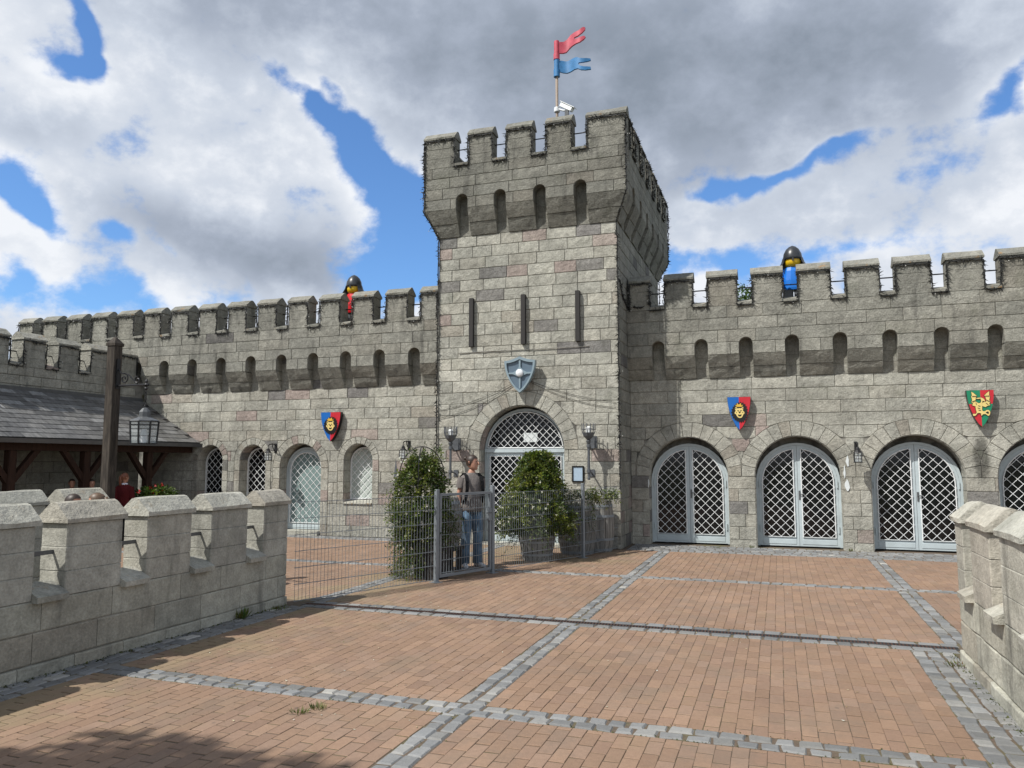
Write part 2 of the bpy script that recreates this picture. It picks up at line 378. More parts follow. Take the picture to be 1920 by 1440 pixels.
def leafmat(name, tint=(1, 1, 1), tr=.35):
    def fn(g, b):
        a = g.n('ShaderNodeAttribute'); a.attribute_name = 'Col'
        c = g.vm('MULTIPLY', a.outputs['Color'], tint)
        g.put(b.inputs['Base Color'], c); b.inputs['Roughness'].default_value = .5; b.inputs['Specular IOR Level'].default_value = .35
        t = g.n('ShaderNodeBsdfTranslucent'); g.put(t.inputs[0], g.vm('MULTIPLY', c, (1.1, 1.25, .6)))
        mx = g.n('ShaderNodeMixShader'); mx.inputs[0].default_value = tr
        o = [x for x in g.nt.nodes if x.type == 'OUTPUT_MATERIAL'][0]
        g.put(mx.inputs[1], b.outputs[0]); g.put(mx.inputs[2], t.outputs[0]); g.put(o.inputs[0], mx.outputs[0])
    return mat(name, fn)
M['leaf'] = leafmat('leaf'); M['petal'] = leafmat('petal', (1, 1, 1), .2); M['stem'] = simple('stem', (.06, .05, .03), .8)
M['soil'] = simple('potting_soil', (.04, .03, .02), .95)
M['skin'] = simple('skin', (.42, .215, .145), .55, 0, .1, 20.); M['hair'] = simple('dark_brown_hair', (.030, .018, .012), .5, 0, .5, 60.); M['hairred'] = simple('auburn_hair', (.16, .055, .025), .5, 0, .4, 60.); M['hairbrown'] = simple('brown_hair', (.10, .062, .036), .5, 0, .4, 60.)
def cloth(name, c, var=.15, sc_=6.):
    def fn(g, b):
        p = g.n('ShaderNodeNewGeometry').outputs['Position']; n = g.noise(p, sc_, 4, .6); k = g.ramp(n, .3, .7, 1 - var, 1 + var, False)
        g.put(b.inputs['Base Color'], g.vm('SCALE', c, scale=k)); b.inputs['Roughness'].default_value = .9; b.inputs['Specular IOR Level'].default_value = .15
        bn = g.n('ShaderNodeBump'); bn.inputs['Strength'].default_value = .8; bn.inputs['Distance'].default_value = .03
        g.put(bn.inputs['Height'], g.noise(g.mapping(p, (1, 1, .55)), 13., 3, .5)); g.put(b.inputs['Normal'], bn.outputs[0])
    return mat(name, fn)
M['teeshirt'] = cloth('grey_cotton', (.15, .135, .127)); M['denim'] = cloth('blue_denim', (.105, .17, .245), .5, 5.); M['paledenim'] = cloth('pale_denim', (.30, .40, .47), .2); M['strap'] = cloth('black_webbing', (.012, .012, .013))
M['shoe'] = cloth('white_trainer', (.55, .56, .57), .2, 20.); M['sole'] = cloth('grey_sole', (.30, .30, .30)); M['maroon'] = cloth('maroon_top', (.085, .012, .014)); M['whiteshirt'] = cloth('white_shirt', (.60, .62, .68)); M['darkcloth'] = cloth('dark_clothes', (.02, .022, .03))

# ================================================================ PAVING
FW = Vector((-math.sin(CAM_YAW) * math.cos(CAM_PITCH), math.cos(CAM_YAW) * math.cos(CAM_PITCH), math.sin(CAM_PITCH)))
RT = Vector((math.cos(CAM_YAW), math.sin(CAM_YAW), 0))
def seen_size(x, y):
    """rough on-screen size of a small ground piece; 0 when well outside the view (only used to pick which pieces are single objects)"""
    d = Vector((x, y, -CAM_H)); dep = d.dot(FW)
    if dep < .5: return 0
    u = d.dot(RT) / dep; v = (d - FW * dep - RT * d.dot(RT)).length / dep
    if abs(u) > .66 or v > .49: return 0
    return 1 / dep ** 3
gm = MB().add([(-900, -900, -.06), (900, -900, -.06), (900, 900, -.06), (-900, 900, -.06)], [(0, 1, 2, 3)])
tag(gm.build('ground', M['ground']), kind='structure')
pb = MB(); pb.box(-16.5, 7.5, 1.0, 17.0, -.055, -.0045)
paving = tag(pb.build('paving', M['joint']), kind='structure')

YB = [(4.98, 5.21), (7.96, 8.09), (8.20, 8.33), (11.46, 11.68)]    # cross bands of setts (the drain lies between the middle two)
XL, XM, XR = (-5.62, -5.28), (-2.22, -1.99), (1.42, 1.66)
WALL_Y = 15.0
pieces_b, pieces_s = [], []       # (x0,x1,y0,y1)
def field(x0, x1, y0, y1, bw=.100, bl=.212):
    n = max(1, round((x1 - x0) / bw)); dw = (x1 - x0) / n
    for i in range(n):
        y = y0 - (bl / 2 if i % 2 else 0) - rnd.uniform(0, .05)
        while y < y1:
            a, b = max(y, y0), min(y + bl, y1)
            if b - a > .03: pieces_b.append((x0 + i * dw, x0 + (i + 1) * dw, a, b))
            y += bl
def setts_x(x0, x1, y0, y1, rows, L=.145):      # band running along X
    dy = (y1 - y0) / rows
    for r in range(rows):
        x = x0 - rnd.uniform(0, L)
        while x < x1:
            l = L * rnd.uniform(.82, 1.2); a, b = max(x, x0), min(x + l, x1)
            if b - a > .04: pieces_s.append((a, b, y0 + r * dy, y0 + (r + 1) * dy))
            x += l
def setts_y(x0, x1, y0, y1, rows, L=.15):
    dx = (x1 - x0) / rows
    for r in range(rows):
        y = y0 - rnd.uniform(0, L)
        while y < y1:
            l = L * rnd.uniform(.82, 1.2); a, b = max(y, y0), min(y + l, y1)
            if b - a > .04: pieces_s.append((x0 + r * dx, x0 + (r + 1) * dx, a, b))
            y += l
ycuts = [2.4, 4.98, 5.21, 7.96, 8.33, 11.46, 11.68, WALL_Y]
for k in range(0, len(ycuts) - 1, 2):
    y0, y1 = ycuts[k], ycuts[k + 1]
    near = y1 < 8.0
    if near:
        field(XL[1], XM[0], y0, y1); field(XM[1], 1.07, y0, y1)
    else:
        field(XL[1], XM[0], y0, y1); field(XM[1], XR[0], y0, y1); field(XR[1], 5.2, y0, y1)
        field(-12.6, XL[0] + .1, y0, y1)
        setts_y(XR[0], XR[1], y0, y1, 2); setts_y(XL[0] + .1, XL[1], y0, y1, 2)
    setts_y(XM[0], XM[1], y0, y1, 2)
setts_y(1.07, 1.43, 2.4, 7.96, 3, .13); setts_y(XL[0], XL[1], 2.4, 7.96, 3, .17)
setts_x(-5.28, 1.07, *YB[0], 2); setts_x(-5.4, 5.0, *YB[1], 1, .17); setts_x(-5.4, 5.0, *YB[2], 1, .17); setts_x(-12.0, 5.0, *YB[3], 2)
setts_x(-2.85, 5.0, WALL_Y, 16.15, 8, .15)
setts_x(-12.0, -6.9, WALL_Y, 15.5, 3, .15); setts_x(-6.7, -3.0, WALL_Y - .02, 15.0, 1, .15)
CURV = lambda x, y: .0008 * math.sin(x * 1.7 + y * .9) + .0006 * math.sin(y * 2.3 - x)
def paver_mesh(p, hgap, bev, jit, top, rr, hgy=None):
    """bevelled paver: 8 vertices and a slightly domed top; returns verts (relative to centre) and faces"""
    x0, x1, y0, y1 = p; cx, cy = (x0 + x1) / 2, (y0 + y1) / 2; hx, hy = (x1 - x0) / 2 - hgap, (y1 - y0) / 2 - (hgy or hgap)
    q_ = 1. if hgy else 5.; tx, ty = rr.uniform(-.008, .008) * q_, rr.uniform(-.008, .008) * q_; dz = rr.uniform(-.0008, .0012) * (1 if hgy else 2.5)
    vs = []
    for lvl, ins, z in ((0, 0, -.03), (1, 0, top - bev), (2, bev, top)):
        for sx, sy in ((-1, -1), (1, -1), (1, 1), (-1, 1)):
            k = random.Random(hash((round(x0, 3), round(y0, 3), sx, sy))); jx, jy = k.uniform(-jit, jit), k.uniform(-jit, jit)
            x, y = sx * (hx - ins) + jx, sy * (hy - ins) + jy
            vs.append((x, y, z + dz + (tx * x + ty * y if lvl else 0)))
    fs = [(8, 9, 10, 11)]
    for k in (0, 4):
        for i in range(4): j = (i + 1) % 4; fs.append((k + i, k + j, k + 4 + j, k + 4 + i))
    return (cx, cy), vs, fs
def lay(pieces, name, single_mat, join_mat, hgap, bev, jit, top, colf, stuff_name, hgy=None):
    order = sorted(pieces, key=lambda p: -seen_size((p[0] + p[1]) / 2, (p[2] + p[3]) / 2))
    V, F, Cc = [], [], []
    for i, p in enumerate(order):
        rr = random.Random(i); (cx, cy), vs, fs = paver_mesh(p, hgap, bev, jit, top, rr, hgy); c = colf(rr); z = CURV(cx, cy)
        if i < 300:
            me = bpy.data.meshes.new(name); me.from_pydata(vs, [], fs); link(name, me, single_mat, paving, (cx, cy, z), 0, False, c)
        else:
            o = len(V); V += [(x + cx, y + cy, zz + z) for x, y, zz in vs]; F += [tuple(q + o for q in f) for f in fs]; Cc += [(*c, 1)] * len(vs)
    me = bpy.data.meshes.new(stuff_name); me.from_pydata(V, [], F)
    a = me.color_attributes.new('Col', 'FLOAT_COLOR', 'POINT'); a.data.foreach_set('color', np.array(Cc, dtype=np.float32).ravel())
    tag(link(stuff_name, me, join_mat, paving), kind='stuff')
def brick_col(r):
    k = r.uniform(.89, 1.09); c = r.choice([(.262, .172, .118), (.254, .166, .113), (.268, .177, .122), (.244, .160, .113), (.258, .174, .125)])
    return tuple(q * k for q in c)
def sett_col(r):
    k = r.uniform(.72, 1.22); c = r.choice([(.205, .208, .206), (.192, .194, .192), (.222, .22, .21), (.185, .19, .192)])
    if r.random() < .008: c = (.40, .39, .36)
    return tuple(q * k for q in c)
lay(pieces_b, 'paving_brick', M['brick'], M['brick_v'], .0014, .0026, .0022, .0, brick_col, 'paving_bricks', .0080)
lay(pieces_s, 'granite_sett', M['sett'], M['sett_v'], .0062, .012, .010, .0045, sett_col, 'granite_setts')

# drain
dr = thing('drain_channel', 'long rusty slotted drain grate crossing the brick paving between granite setts', 'drain', (0, 8.145, 0))
MB().box(-5.45, 1.50, -.055, .055, -.0042, -.0035).build('channel_floor', M['iron'], dr)
for s in (-1, 1): MB().box(-5.45, 1.50, s * .055 - .006, s * .055 + .006, -.0035, .003).build('frame_rail', M['lead'], dr)
bar = MB(); bar.box(-.0065, .0065, -.048, .048, -.004, .002); bme = bar.mesh('grate_bar')
x = -5.42
while x < 1.48: link('grate_bar', bme, M['rust'], dr, (x, 0, 0)); x += .032 if True else 0

# ================================================================ MASONRY
LIGHT = [(.405, .398, .345), (.385, .379, .330), (.420, .411, .357), (.370, .366, .320), (.394, .382, .328)]
DARK = [(.205, .200, .188), (.225, .216, .205), (.24, .232, .215)]
PINK = [(.360, .305, .272), (.345, .288, .258), (.372, .322, .285)]
TAN = [(.365, .345, .292), (.355, .332, .282)]
def pal(dark, pink, k=1., tan=.05):
    def f(r):
        q = r.random(); kk = k * r.uniform(.93, 1.07)
        c = r.choice(DARK if q < dark else PINK if q < dark + pink else TAN if q < dark + pink + tan else LIGHT)
        return tuple(x * kk for x in c)
    return f
def rect_geo(w, h, rough, rr, depth=.06, ch=.007):
    nx = 4 if w > .3 else 3; nz = 3; vs, fs = [], []
    for z, y in ((0, 0), (h, 0)): pass
    ring_b = [(0, 0), (w, 0), (w, h), (0, h)]
    # back ring, joint ring
    vs += [(x, depth, z) for x, z in ring_b] + [(x, .013, z) for x, z in ring_b]
    fs += [(0, 1, 5, 4), (1, 2, 6, 5), (2, 3, 7, 6), (3, 0, 4, 7)]
    o = 8
    for k in range(nz):
        for i in range(nx):
            x = lerp(ch, w - ch, i / (nx - 1)); z = lerp(ch, h - ch, k / (nz - 1))
            edge = i in (0, nx - 1) or k in (0, nz - 1)
            if 0 < i < nx - 1: x += rr.uniform(-.03, .03) * w
            vs.append((x + rr.uniform(-.003, .003), (rr.uniform(-.002, .003) if edge else -rr.uniform(0, rough * 2.2)), z + rr.uniform(-.003, .003)))
    I = lambda i, k: o + k * nx + i
    for k in range(nz - 1):
        for i in range(nx - 1): fs.append((I(i, k), I(i + 1, k), I(i + 1, k + 1), I(i, k + 1)))
    fs.append((4, 5) + tuple(I(i, 0) for i in range(nx - 1, -1, -1)))
    fs.append((6, 7) + tuple(I(i, nz - 1) for i in range(nx)))
    fs.append((5, 6) + tuple(I(nx - 1, k) for k in range(nz - 1, -1, -1)))
    fs.append((7, 4) + tuple(I(0, k) for k in range(nz)))
    return vs, fs
_rc = {}
def rect_mesh(w, h, rough, var):
    key = (round(w, 3), round(h, 3), rough, var)
    if key not in _rc:
        vs, fs = rect_geo(w, h, rough, random.Random(hash(key) & 0xffff)); me = bpy.data.meshes.new('ashlar_block'); me.from_pydata(vs, [], fs); _rc[key] = me
    return _rc[key]
def inset(poly, d):
    out = []; n = len(poly)
    for i in range(n):
        a, b, c = Vector(poly[i - 1]), Vector(poly[i]), Vector(poly[(i + 1) % n])
        e1, e2 = (b - a), (c - b)
        if e1.length < 1e-7 or e2.length < 1e-7: out.append(tuple(b)); continue
        e1.normalize(); e2.normalize(); n1, n2 = Vector((-e1.y, e1.x)), Vector((-e2.y, e2.x))
        m = (n1 + n2)
        if m.length < .2: out.append(tuple(b)); continue
        m.normalize(); k = d / max(.35, m.dot(n1)); out.append(tuple(b + m * k))
    return out
def poly_geo(poly, gap, proud=0., depth=.06, ch=.006):
    """stone of any outline (x,z) counter-clockwise; front at y=-proud"""
    P = inset(poly, gap); Q = inset(P, ch); n = len(P)
    vs = [(x, depth, z) for x, z in P] + [(x, .012 - proud, z) for x, z in P] + [(x, -proud, z) for x, z in Q]
    fs = [tuple(2 * n + i for i in range(n))]
    for k in (0, n):
        for i in range(n): j = (i + 1) % n; fs.append((k + i, k + j, k + n + j, k + n + i))
    return vs, fs
class Hole:
    def __init__(s, cx, r, zs, zb=-1., Rr=None, jamb=False): s.cx, s.r, s.zs, s.zb, s.R, s.jamb = cx, r, zs, zb, Rr or r, jamb
    def rad(s, d): return s.R if (s.jamb or d > s.zs + .02) else s.r
def env(x, c, d, holes):
    t = c
    for h in holes:
        if d <= h.zb + .01: continue
        q = h.rad(d); dx = abs(x - h.cx)
        if dx < q: t = max(t, h.zs + math.sqrt(q * q - dx * dx))
    return t
def samples(a, b, d, holes, n=10):
    xs = {a, b}
    for h in holes:
        if d <= h.zb + .01: continue
        q = h.rad(d)
        for e_ in (h.cx - q, h.cx + q):
            for k in (-1e-4, 1e-4):
                if a < e_ + k < b: xs.add(e_ + k)
        for i in range(1, 2 * n):
            x = h.cx - q * math.cos(math.pi * i / (2 * n))
            if a < x < b: xs.add(x)
    return sorted(xs)
def courses(parent, x0, x1, z0, n, ch, y=0., holes=(), L=.52, gap=.0032, colf=None, rough=.004, seed=1, mtl='stone', mtlv='stone_v', join=None, name='ashlar_block', jitter=.2, xcut=None):
    """lay courses of blocks on a wall face; holes are arched openings the blocks stop at. join: collect into this list instead of single objects"""
    r = random.Random(seed)
    for k in range(n):
        c, d = z0 + k * ch, z0 + (k + 1) * ch
        x = x0 - (L * .5 if k % 2 else 0) - r.uniform(0, .05)
        while x < x1 - .02:
            l = L * r.uniform(1 - jitter, 1 + jitter); a, b = max(x, x0), min(x + l, x1); x += l
            if x1 - b < .08: b = x1; x = x1
            if b - a < .05: continue
            if a > x0 and a - x0 < .06: a = x0
            color = colf(r); dy = r.uniform(-.003, .003)
            hs = [h for h in holes if h.cx - h.rad(d) < b and h.cx + h.rad(d) > a and h.zb < d - .01 and h.zs + h.rad(d) > c]
            if not hs:
                w_ = round(b - a - 2 * gap, 2 if not join and b < x1 and a > x0 else 3)
                if join is None: link(name, rect_mesh(w_, ch - 2 * gap, rough, r.randrange(3)), M[mtl], parent, (a + gap, y + dy, c + gap), 0, False, color)
                else:
                    vs, fs = rect_geo(w_, ch - 2 * gap, rough, r); join.append(([(p[0] + a + gap, p[1] + y + dy, p[2] + c + gap) for p in vs], fs, color))
                continue
            xs = samples(a, b, d, hs); run = []
            runs = []
            for q in xs:
                e_ = env(q, c, d, hs)
                if e_ < d - .012: run.append((q, e_))
                elif run: runs.append(run); run = []
            if run: runs.append(run)
            for run in runs:
                if run[-1][0] - run[0][0] < .035: continue
                pts = run + [(run[-1][0], d), (run[0][0], d)]
                # drop doubled points
                P = [pts[0]]
                for p in pts[1:]:
                    if (Vector(p) - Vector(P[-1])).length > .004: P.append(p)
                if len(P) < 3: continue
                vs, fs = poly_geo(P, gap, 0.)
                if join is None:
                    me = bpy.data.meshes.new(name); me.from_pydata(vs, [], fs); link(name, me, M[mtl], parent, (0, y + dy, 0), 0, False, color)
                else: join.append(([(p[0], p[1] + y + dy, p[2]) for p in vs], fs, color))
def joined(name, lst, mtl, parent):
    V, F, Cc = [], [], []
    for vs, fs, c in lst:
        o = len(V); V += vs; F += [tuple(i + o for i in f) for f in fs]; Cc += [(*c, 1)] * len(vs)
    me = bpy.data.meshes.new(name); me.from_pydata(V, [], F)
    a = me.color_attributes.new('Col', 'FLOAT_COLOR', 'POINT'); a.data.foreach_set('color', np.array(Cc, dtype=np.float32).ravel())
    return tag(link(name, me, M[mtl], parent), kind='stuff')
def sheet(mb, x0, x1, z0, z1, y, holes=()):
    """front skin of the wall core with openings cut out"""
    xs = samples(x0, x1, z1, [Hole(h.cx, h.r, h.zs, -9) for h in holes], 8)
    for a, b in zip(xs, xs[1:]):
        if b - a < 2e-4: continue
        m_ = (a + b) / 2; hh = [h for h in holes if abs(m_ - h.cx) < h.r]
        if not hh: mb.add([(a, y, z0), (b, y, z0), (b, y, z1), (a, y, z1)], [(0, 1, 2, 3)]); continue
        h = hh[0]; f = lambda x: h.zs + math.sqrt(max(0, h.r ** 2 - (x - h.cx) ** 2))
        mb.add([(a, y, f(a)), (b, y, f(b)), (b, y, z1), (a, y, z1)], [(0, 1, 2, 3)])
        if h.zb > z0: mb.add([(a, y, z0), (b, y, z0), (b, y, h.zb), (a, y, h.zb)], [(0, 1, 2, 3)])
def arch_path(cx, r, zs, zb, n=18):
    return [(cx - r, zb)] + [(cx - r * math.cos(math.pi * i / n), zs + r * math.sin(math.pi * i / n)) for i in range(n + 1)] + [(cx + r, zb)]
def reveal(mb, h, y0, y1, sill=False):
    P = arch_path(h.cx, h.r, h.zs, h.zb); n = len(P)
    mb.add([(x, y0, z) for x, z in P] + [(x, y1, z) for x, z in P], [(i, n + i, n + i + 1, i + 1) for i in range(n - 1)])
def reveal_blocks(parent, h, y0, y1, colf, seed, step=.25):
    """stones lining the inside of an opening: each one is a piece"""
    r = random.Random(seed); P = []
    nz = max(1, round((h.zs - h.zb) / step)); na = max(6, round(math.pi * h.r / step))
    segs = []
    for i in range(nz):
        za, zb_ = lerp(h.zb, h.zs, i / nz), lerp(h.zb, h.zs, (i + 1) / nz)
        segs.append([(h.cx - h.r, za), (h.cx - h.r, zb_)]); segs.append([(h.cx + h.r, zb_), (h.cx + h.r, za)])
    for i in range(na):
        segs.append([(h.cx - h.r * math.cos(math.pi * t), h.zs + h.r * math.sin(math.pi * t)) for t in (i / na, (i + .5) / na, (i + 1) / na)])
    for s in segs:
        mid = Vector(s[len(s) // 2 - (1 if len(s) == 2 else 0)]) if len(s) == 3 else (Vector(s[0]) + Vector(s[1])) / 2
        cc = Vector((h.cx, max(h.zb, min(h.zs, mid.y)))) if mid.y <= h.zs else Vector((h.cx, h.zs))
        mb = MB(); g_ = .004; n = len(s)
        def inn(p, k):
            d = (cc - Vector(p)); d = d.normalized() if d.length else d; q = Vector(p) + d * k; t = (Vector(mid) - Vector(p)); 
            if t.length > 1e-6: q += t.normalized() * g_
            return q
        f0 = [inn(p, .010) for p in s]; b0 = [inn(p, -.05) for p in s]
        vs = [(p.x, y0 + g_, p.y) for p in f0] + [(p.x, y1, p.y) for p in f0] + [(p.x, y0 + g_, p.y) for p in b0] + [(p.x, y1, p.y) for p in b0]
        fs = []
        for i in range(n - 1): fs += [(i, n + i, n + i + 1, i + 1), (2 * n + i, 2 * n + i + 1, i + 1, i)]
        fs += [(0, 2 * n, 3 * n, n), (n - 1, 2 * n - 1, 4 * n - 1, 3 * n - 1)]
        mb.add(vs, fs).build('reveal_stone', M['stone'], parent, color=colf(r))
def voussoirs(parent, h, R_, n, colf, seed, lim=None, proud=.012, y=0., name='arch_stone'):
    r = random.Random(seed)
    for i in range(n):
        a0, a1 = math.pi * i / n, math.pi * (i + 1) / n
        ins = [(h.cx + h.r * math.cos(t), h.zs + h.r * math.sin(t)) for t in (a1, (a0 + a1) / 2, a0)]
        outs = [(h.cx + R_ * math.cos(t), h.zs + R_ * math.sin(t)) for t in (a0, (a0 + a1) / 2, a1)]
        if lim: outs = [(min(h.cx + lim, max(h.cx - lim, x)), z) for x, z in outs]
        vs, fs = poly_geo(ins[::-1][::-1] + outs, .004, proud * r.uniform(.6, 1.3))
        P = ins + outs
        me = bpy.data.meshes.new(name); me.from_pydata(*((lambda v, f: (v, [], f))(*poly_geo(P, .0026, proud * r.uniform(.2, .6)))))
        fix_normals(me); link(name, me, M['stone'], parent, (0, y, 0), 0, False, colf(r))
def jamb_stones(parent, h, R_, zb, step, colf, seed):
    r = random.Random(seed); n = max(1, round((h.zs - zb) / step))
    for i in range(n):
        za, zz = lerp(zb, h.zs, i / n), lerp(zb, h.zs, (i + 1) / n)
        for a, b in ((h.cx - R_, h.cx - h.r), (h.cx + h.r, h.cx + R_)):
            vs, fs = poly_geo([(a, za), (b, za), (b, zz), (a, zz)], .0028, .010 * r.uniform(.2, .6)); me = bpy.data.meshes.new('jamb_stone'); me.from_pydata(vs, [], fs)
            link('jamb_stone', me, M['stone'], parent, (0, 0, 0), 0, False, colf(r))
def corbel(parent, x0, x1, zt, zb, over, colf, r, ml=False, mr=False):
    """two stacked stones leaning out to carry the parapet; ml/mr mitre the end round a corner"""
    foot = .022
    Y = lambda z: -lerp(foot, over, (z - zb) / (zt - zb))
    zm = lerp(zb, zt, .47)
    for za, zz, gy in ((zb, zm - .004, 0), (zm + .004, zt - .003, -.006)):
        ya, yz = Y(za) + gy, Y(zz) + gy
        xa0, xa1 = x0 - (-ya if ml else 0), x1 + (-ya if mr else 0); xz0, xz1 = x0 - (-yz if ml else 0), x1 + (-yz if mr else 0)
        b0, b1 = x0, x1
        nn = 4; vs = []
        for xl, xr, yy, z in ((xa0, xa1, ya, za), (lerp(xa0, xz0, .5), lerp(xa1, xz1, .5), (ya + yz) / 2 - .004, (za + zz) / 2), (xz0, xz1, yz, zz)):
            for i in range(nn): vs.append((lerp(xl, xr, i / (nn - 1)), yy + r.uniform(-.006, .006), z))
        o = len(vs); vs += [(b0, .01, za), (b1, .01, za), (b1, .01, zz), (b0, .01, zz)]
        fs = [(k * nn + i, k * nn + i + 1, (k + 1) * nn + i + 1, (k + 1) * nn + i) for k in range(2) for i in range(nn - 1)]
        fs += [(o, o + 1) + tuple(range(nn - 1, -1, -1)), (o + 2, o + 3) + tuple(range(2 * nn, 3 * nn)), (0, nn, 2 * nn, o + 3, o), (nn - 1, o + 1, o + 2, 3 * nn - 1, 2 * nn - 1)]
        MB().add(vs, fs).build('corbel_stone', M['stone_up'], parent, color=colf(r))
_mc = {}
def merlon(parent, x0, x1, z0, ze, zr, y0, t, colf, r, capk=1., mat_='stone_up', nc=3, over=.02):
    """merlon of stacked courses with a gabled coping (sub-part)"""
    w_ = round(x1 - x0, 2); key = (w_, round(ze - z0, 3), t, nc, r.randrange(3))
    if key not in _mc:
        q = random.Random(hash(key) & 0xfff); mb = MB(); hh = (ze - z0) / nc
        for k in range(nc):
            e_ = q.uniform(-.003, .003); gp = .0035
            mb.bbox(e_, w_ - e_, q.uniform(-.003, .003), t + q.uniform(-.003, .003), k * hh + gp, (k + 1) * hh, .008)
        mb.box(.012, w_ - .012, .012, t - .012, 0, ze - z0)
        _mc[key] = mb.mesh('merlon')
    m_ = link('merlon', _mc[key], M[mat_], parent, (x0, y0, z0), 0, False, colf(r))
    ck = (99, w_, t, round(zr - ze, 3), over, r.randrange(3))
    if ck not in _mc:
        q = random.Random(hash(ck) & 0xfff); h = zr - ze; o_ = over; lip = h * .22
        mb = MB(); nx = 4
        prof = [(-o_, 0), (-o_ - .004, lip), (t * .36, h * .93), (t / 2, h), (t * .64, h * .93), (t + o_ + .004, lip), (t + o_, 0)]
        vs = []
        for i in range(nx):
            x = lerp(-o_, w_ + o_, i / (nx - 1))
            for y, z in prof: vs.append((x + q.uniform(-.004, .004), y + q.uniform(-.005, .005), z + (q.uniform(-.006, .006) if z else 0)))
        n = len(prof); fs = []
        for i in range(nx - 1):
            for k in range(n): k2 = (k + 1) % n; fs.append((i * n + k, i * n + k2, (i + 1) * n + k2, (i + 1) * n + k))
        fs += [tuple(range(n)), tuple((nx - 1) * n + k for k in range(n - 1, -1, -1))]
        me = MB().add(vs, fs).mesh('coping'); fix_normals(me); _mc[ck] = me
    link('coping', _mc[ck], M['pcap' if mat_ == 'parapet' else 'cap'], m_, (0, 0, ze - z0 + .002), 0, False, tuple(c * capk for c in colf(r)))
    return m_
def sill(parent, x0, x1, z, y0, t, colf, r, rise=.09, lip=.05, both=False, out=.035):
    if both: prof = [(-out, z - lip), (-out - .003, z), (t * .5, z + rise), (t + out, z), (t + out, z - lip)]
    else: prof = [(-out, z - lip), (-out - .003, z), (t * .7, z + rise), (t, z + rise), (t, z - lip)]
    prof = [(a + y0, b) for a, b in prof]
    me = MB().prism(prof, x0 + .004, x1 - .004, 'x').mesh('sill_stone'); fix_normals(me)
    link('sill_stone', me, M['pcap' if both else 'cap'], parent, color=colf(r))

# ---- string lights: a dark wire with little bulbs, fastened along the edges of the stonework
def light_string(name, label, paths, loc=(0, 0, 0), rot=0, seed=3, dens=46, droop=1.):
    r = random.Random(seed); wmb, bmb = MB(), MB()
    for path in paths:
        path = [Vector(p) for p in path]
        pts = []
        for a, b in zip(path, path[1:]):
            L = (b - a).length; n = max(1, int(L / .12))
            for i in range(n):
                p = a.lerp(b, i / n); pts.append(p + Vector((r.uniform(-.012, .012), r.uniform(-.012, .0), r.uniform(-.014, .012))))
            k = int(L * dens)
            for i in range(k):
                p = a.lerp(b, r.random()) + Vector((r.uniform(-.02, .02), r.uniform(-.02, .002), r.uniform(-.022, .02)))
                d = Vector((r.gauss(0, 1), -abs(r.gauss(0, .6)), r.gauss(-.5 * droop, .8))).normalized() * r.uniform(.045, .105)
                s = d.cross(Vector((.3, .9, .2))).normalized() * r.uniform(.008, .014); s2 = d.cross(s).normalized() * .010
                wmb.add([p - s, p + s, p + s2 * 1.6, p + d], [(0, 1, 3), (1, 2, 3), (2, 0, 3), (0, 2, 1)])
                if r.random() < .05:
                    q = p + d; e_ = .012; bmb.add([q + Vector(v) * e_ for v in ((1, 0, 0), (-1, 0, 0), (0, 1, 0), (0, -1, 0), (0, 0, 1), (0, 0, -1))], [(0, 2, 4), (2, 1, 4), (1, 3, 4), (3, 0, 4), (2, 0, 5), (1, 2, 5), (3, 1, 5), (0, 3, 5)])
        pts.append(path[-1]); wmb.tube(pts, .014, 4)
    t = thing(name, label, 'string lights', loc, rot)
    wmb.build('wire', M['wire'], t); bmb.build('bulbs', M['bulb'], t)
    return t

# ---------------------------------------------------------------- doors and windows
def leaf_path(xa, xb, za, cx, r, zs, n=12):
    T = lambda x: zs + math.sqrt(max(0, r * r - (x - cx) ** 2))
    # sample evenly in angle so the haunches stay round
    a0, a1 = math.acos(max(-1, min(1, (xa - cx) / r))), math.acos(max(-1, min(1, (xb - cx) / r)))
    arc = [(cx + r * math.cos(lerp(a0, a1, i / n)), zs + r * math.sin(lerp(a0, a1, i / n))) for i in range(n + 1)]
    return [(xa, za)] + arc + [(xb, za)]
def lattice_mb(inside, x0, x1, z0, z1, pitch, y, th=.0055):
    """diagonal bars, cut where the outline ends"""
    mb = MB(); st = .006
    for sgn in (1, -1):
        c = (x0 - z1) if sgn > 0 else (x0 + z0)
        cmax = (x1 - z0) if sgn > 0 else (x1 + z1)
        while c < cmax:
            z = z0; run = None
            def flush(run, ze):
                if ze - run > .02:
                    pa, pb_ = (c + sgn * run, run), (c + sgn * ze, ze); nrm = th * .7071
                    yy = y - (0 if sgn > 0 else .006)
                    q = [(pa[0] - nrm, pa[1] + sgn * nrm), (pa[0] + nrm, pa[1] - sgn * nrm), (pb_[0] + nrm, pb_[1] - sgn * nrm), (pb_[0] - nrm, pb_[1] + sgn * nrm)]
                    mb.prism(q, yy - th, yy + th, 'y', False); o = len(mb.v) - 8; mb.f.append((o, o + 1, o + 2, o + 3))
            while z <= z1:
                ok = inside(c + sgn * z, z)
                if ok and run is None: run = z
                if not ok and run is not None: flush(run, z); run = None
                z += st
            if run is not None: flush(run, z1)
            c += pitch
    return mb
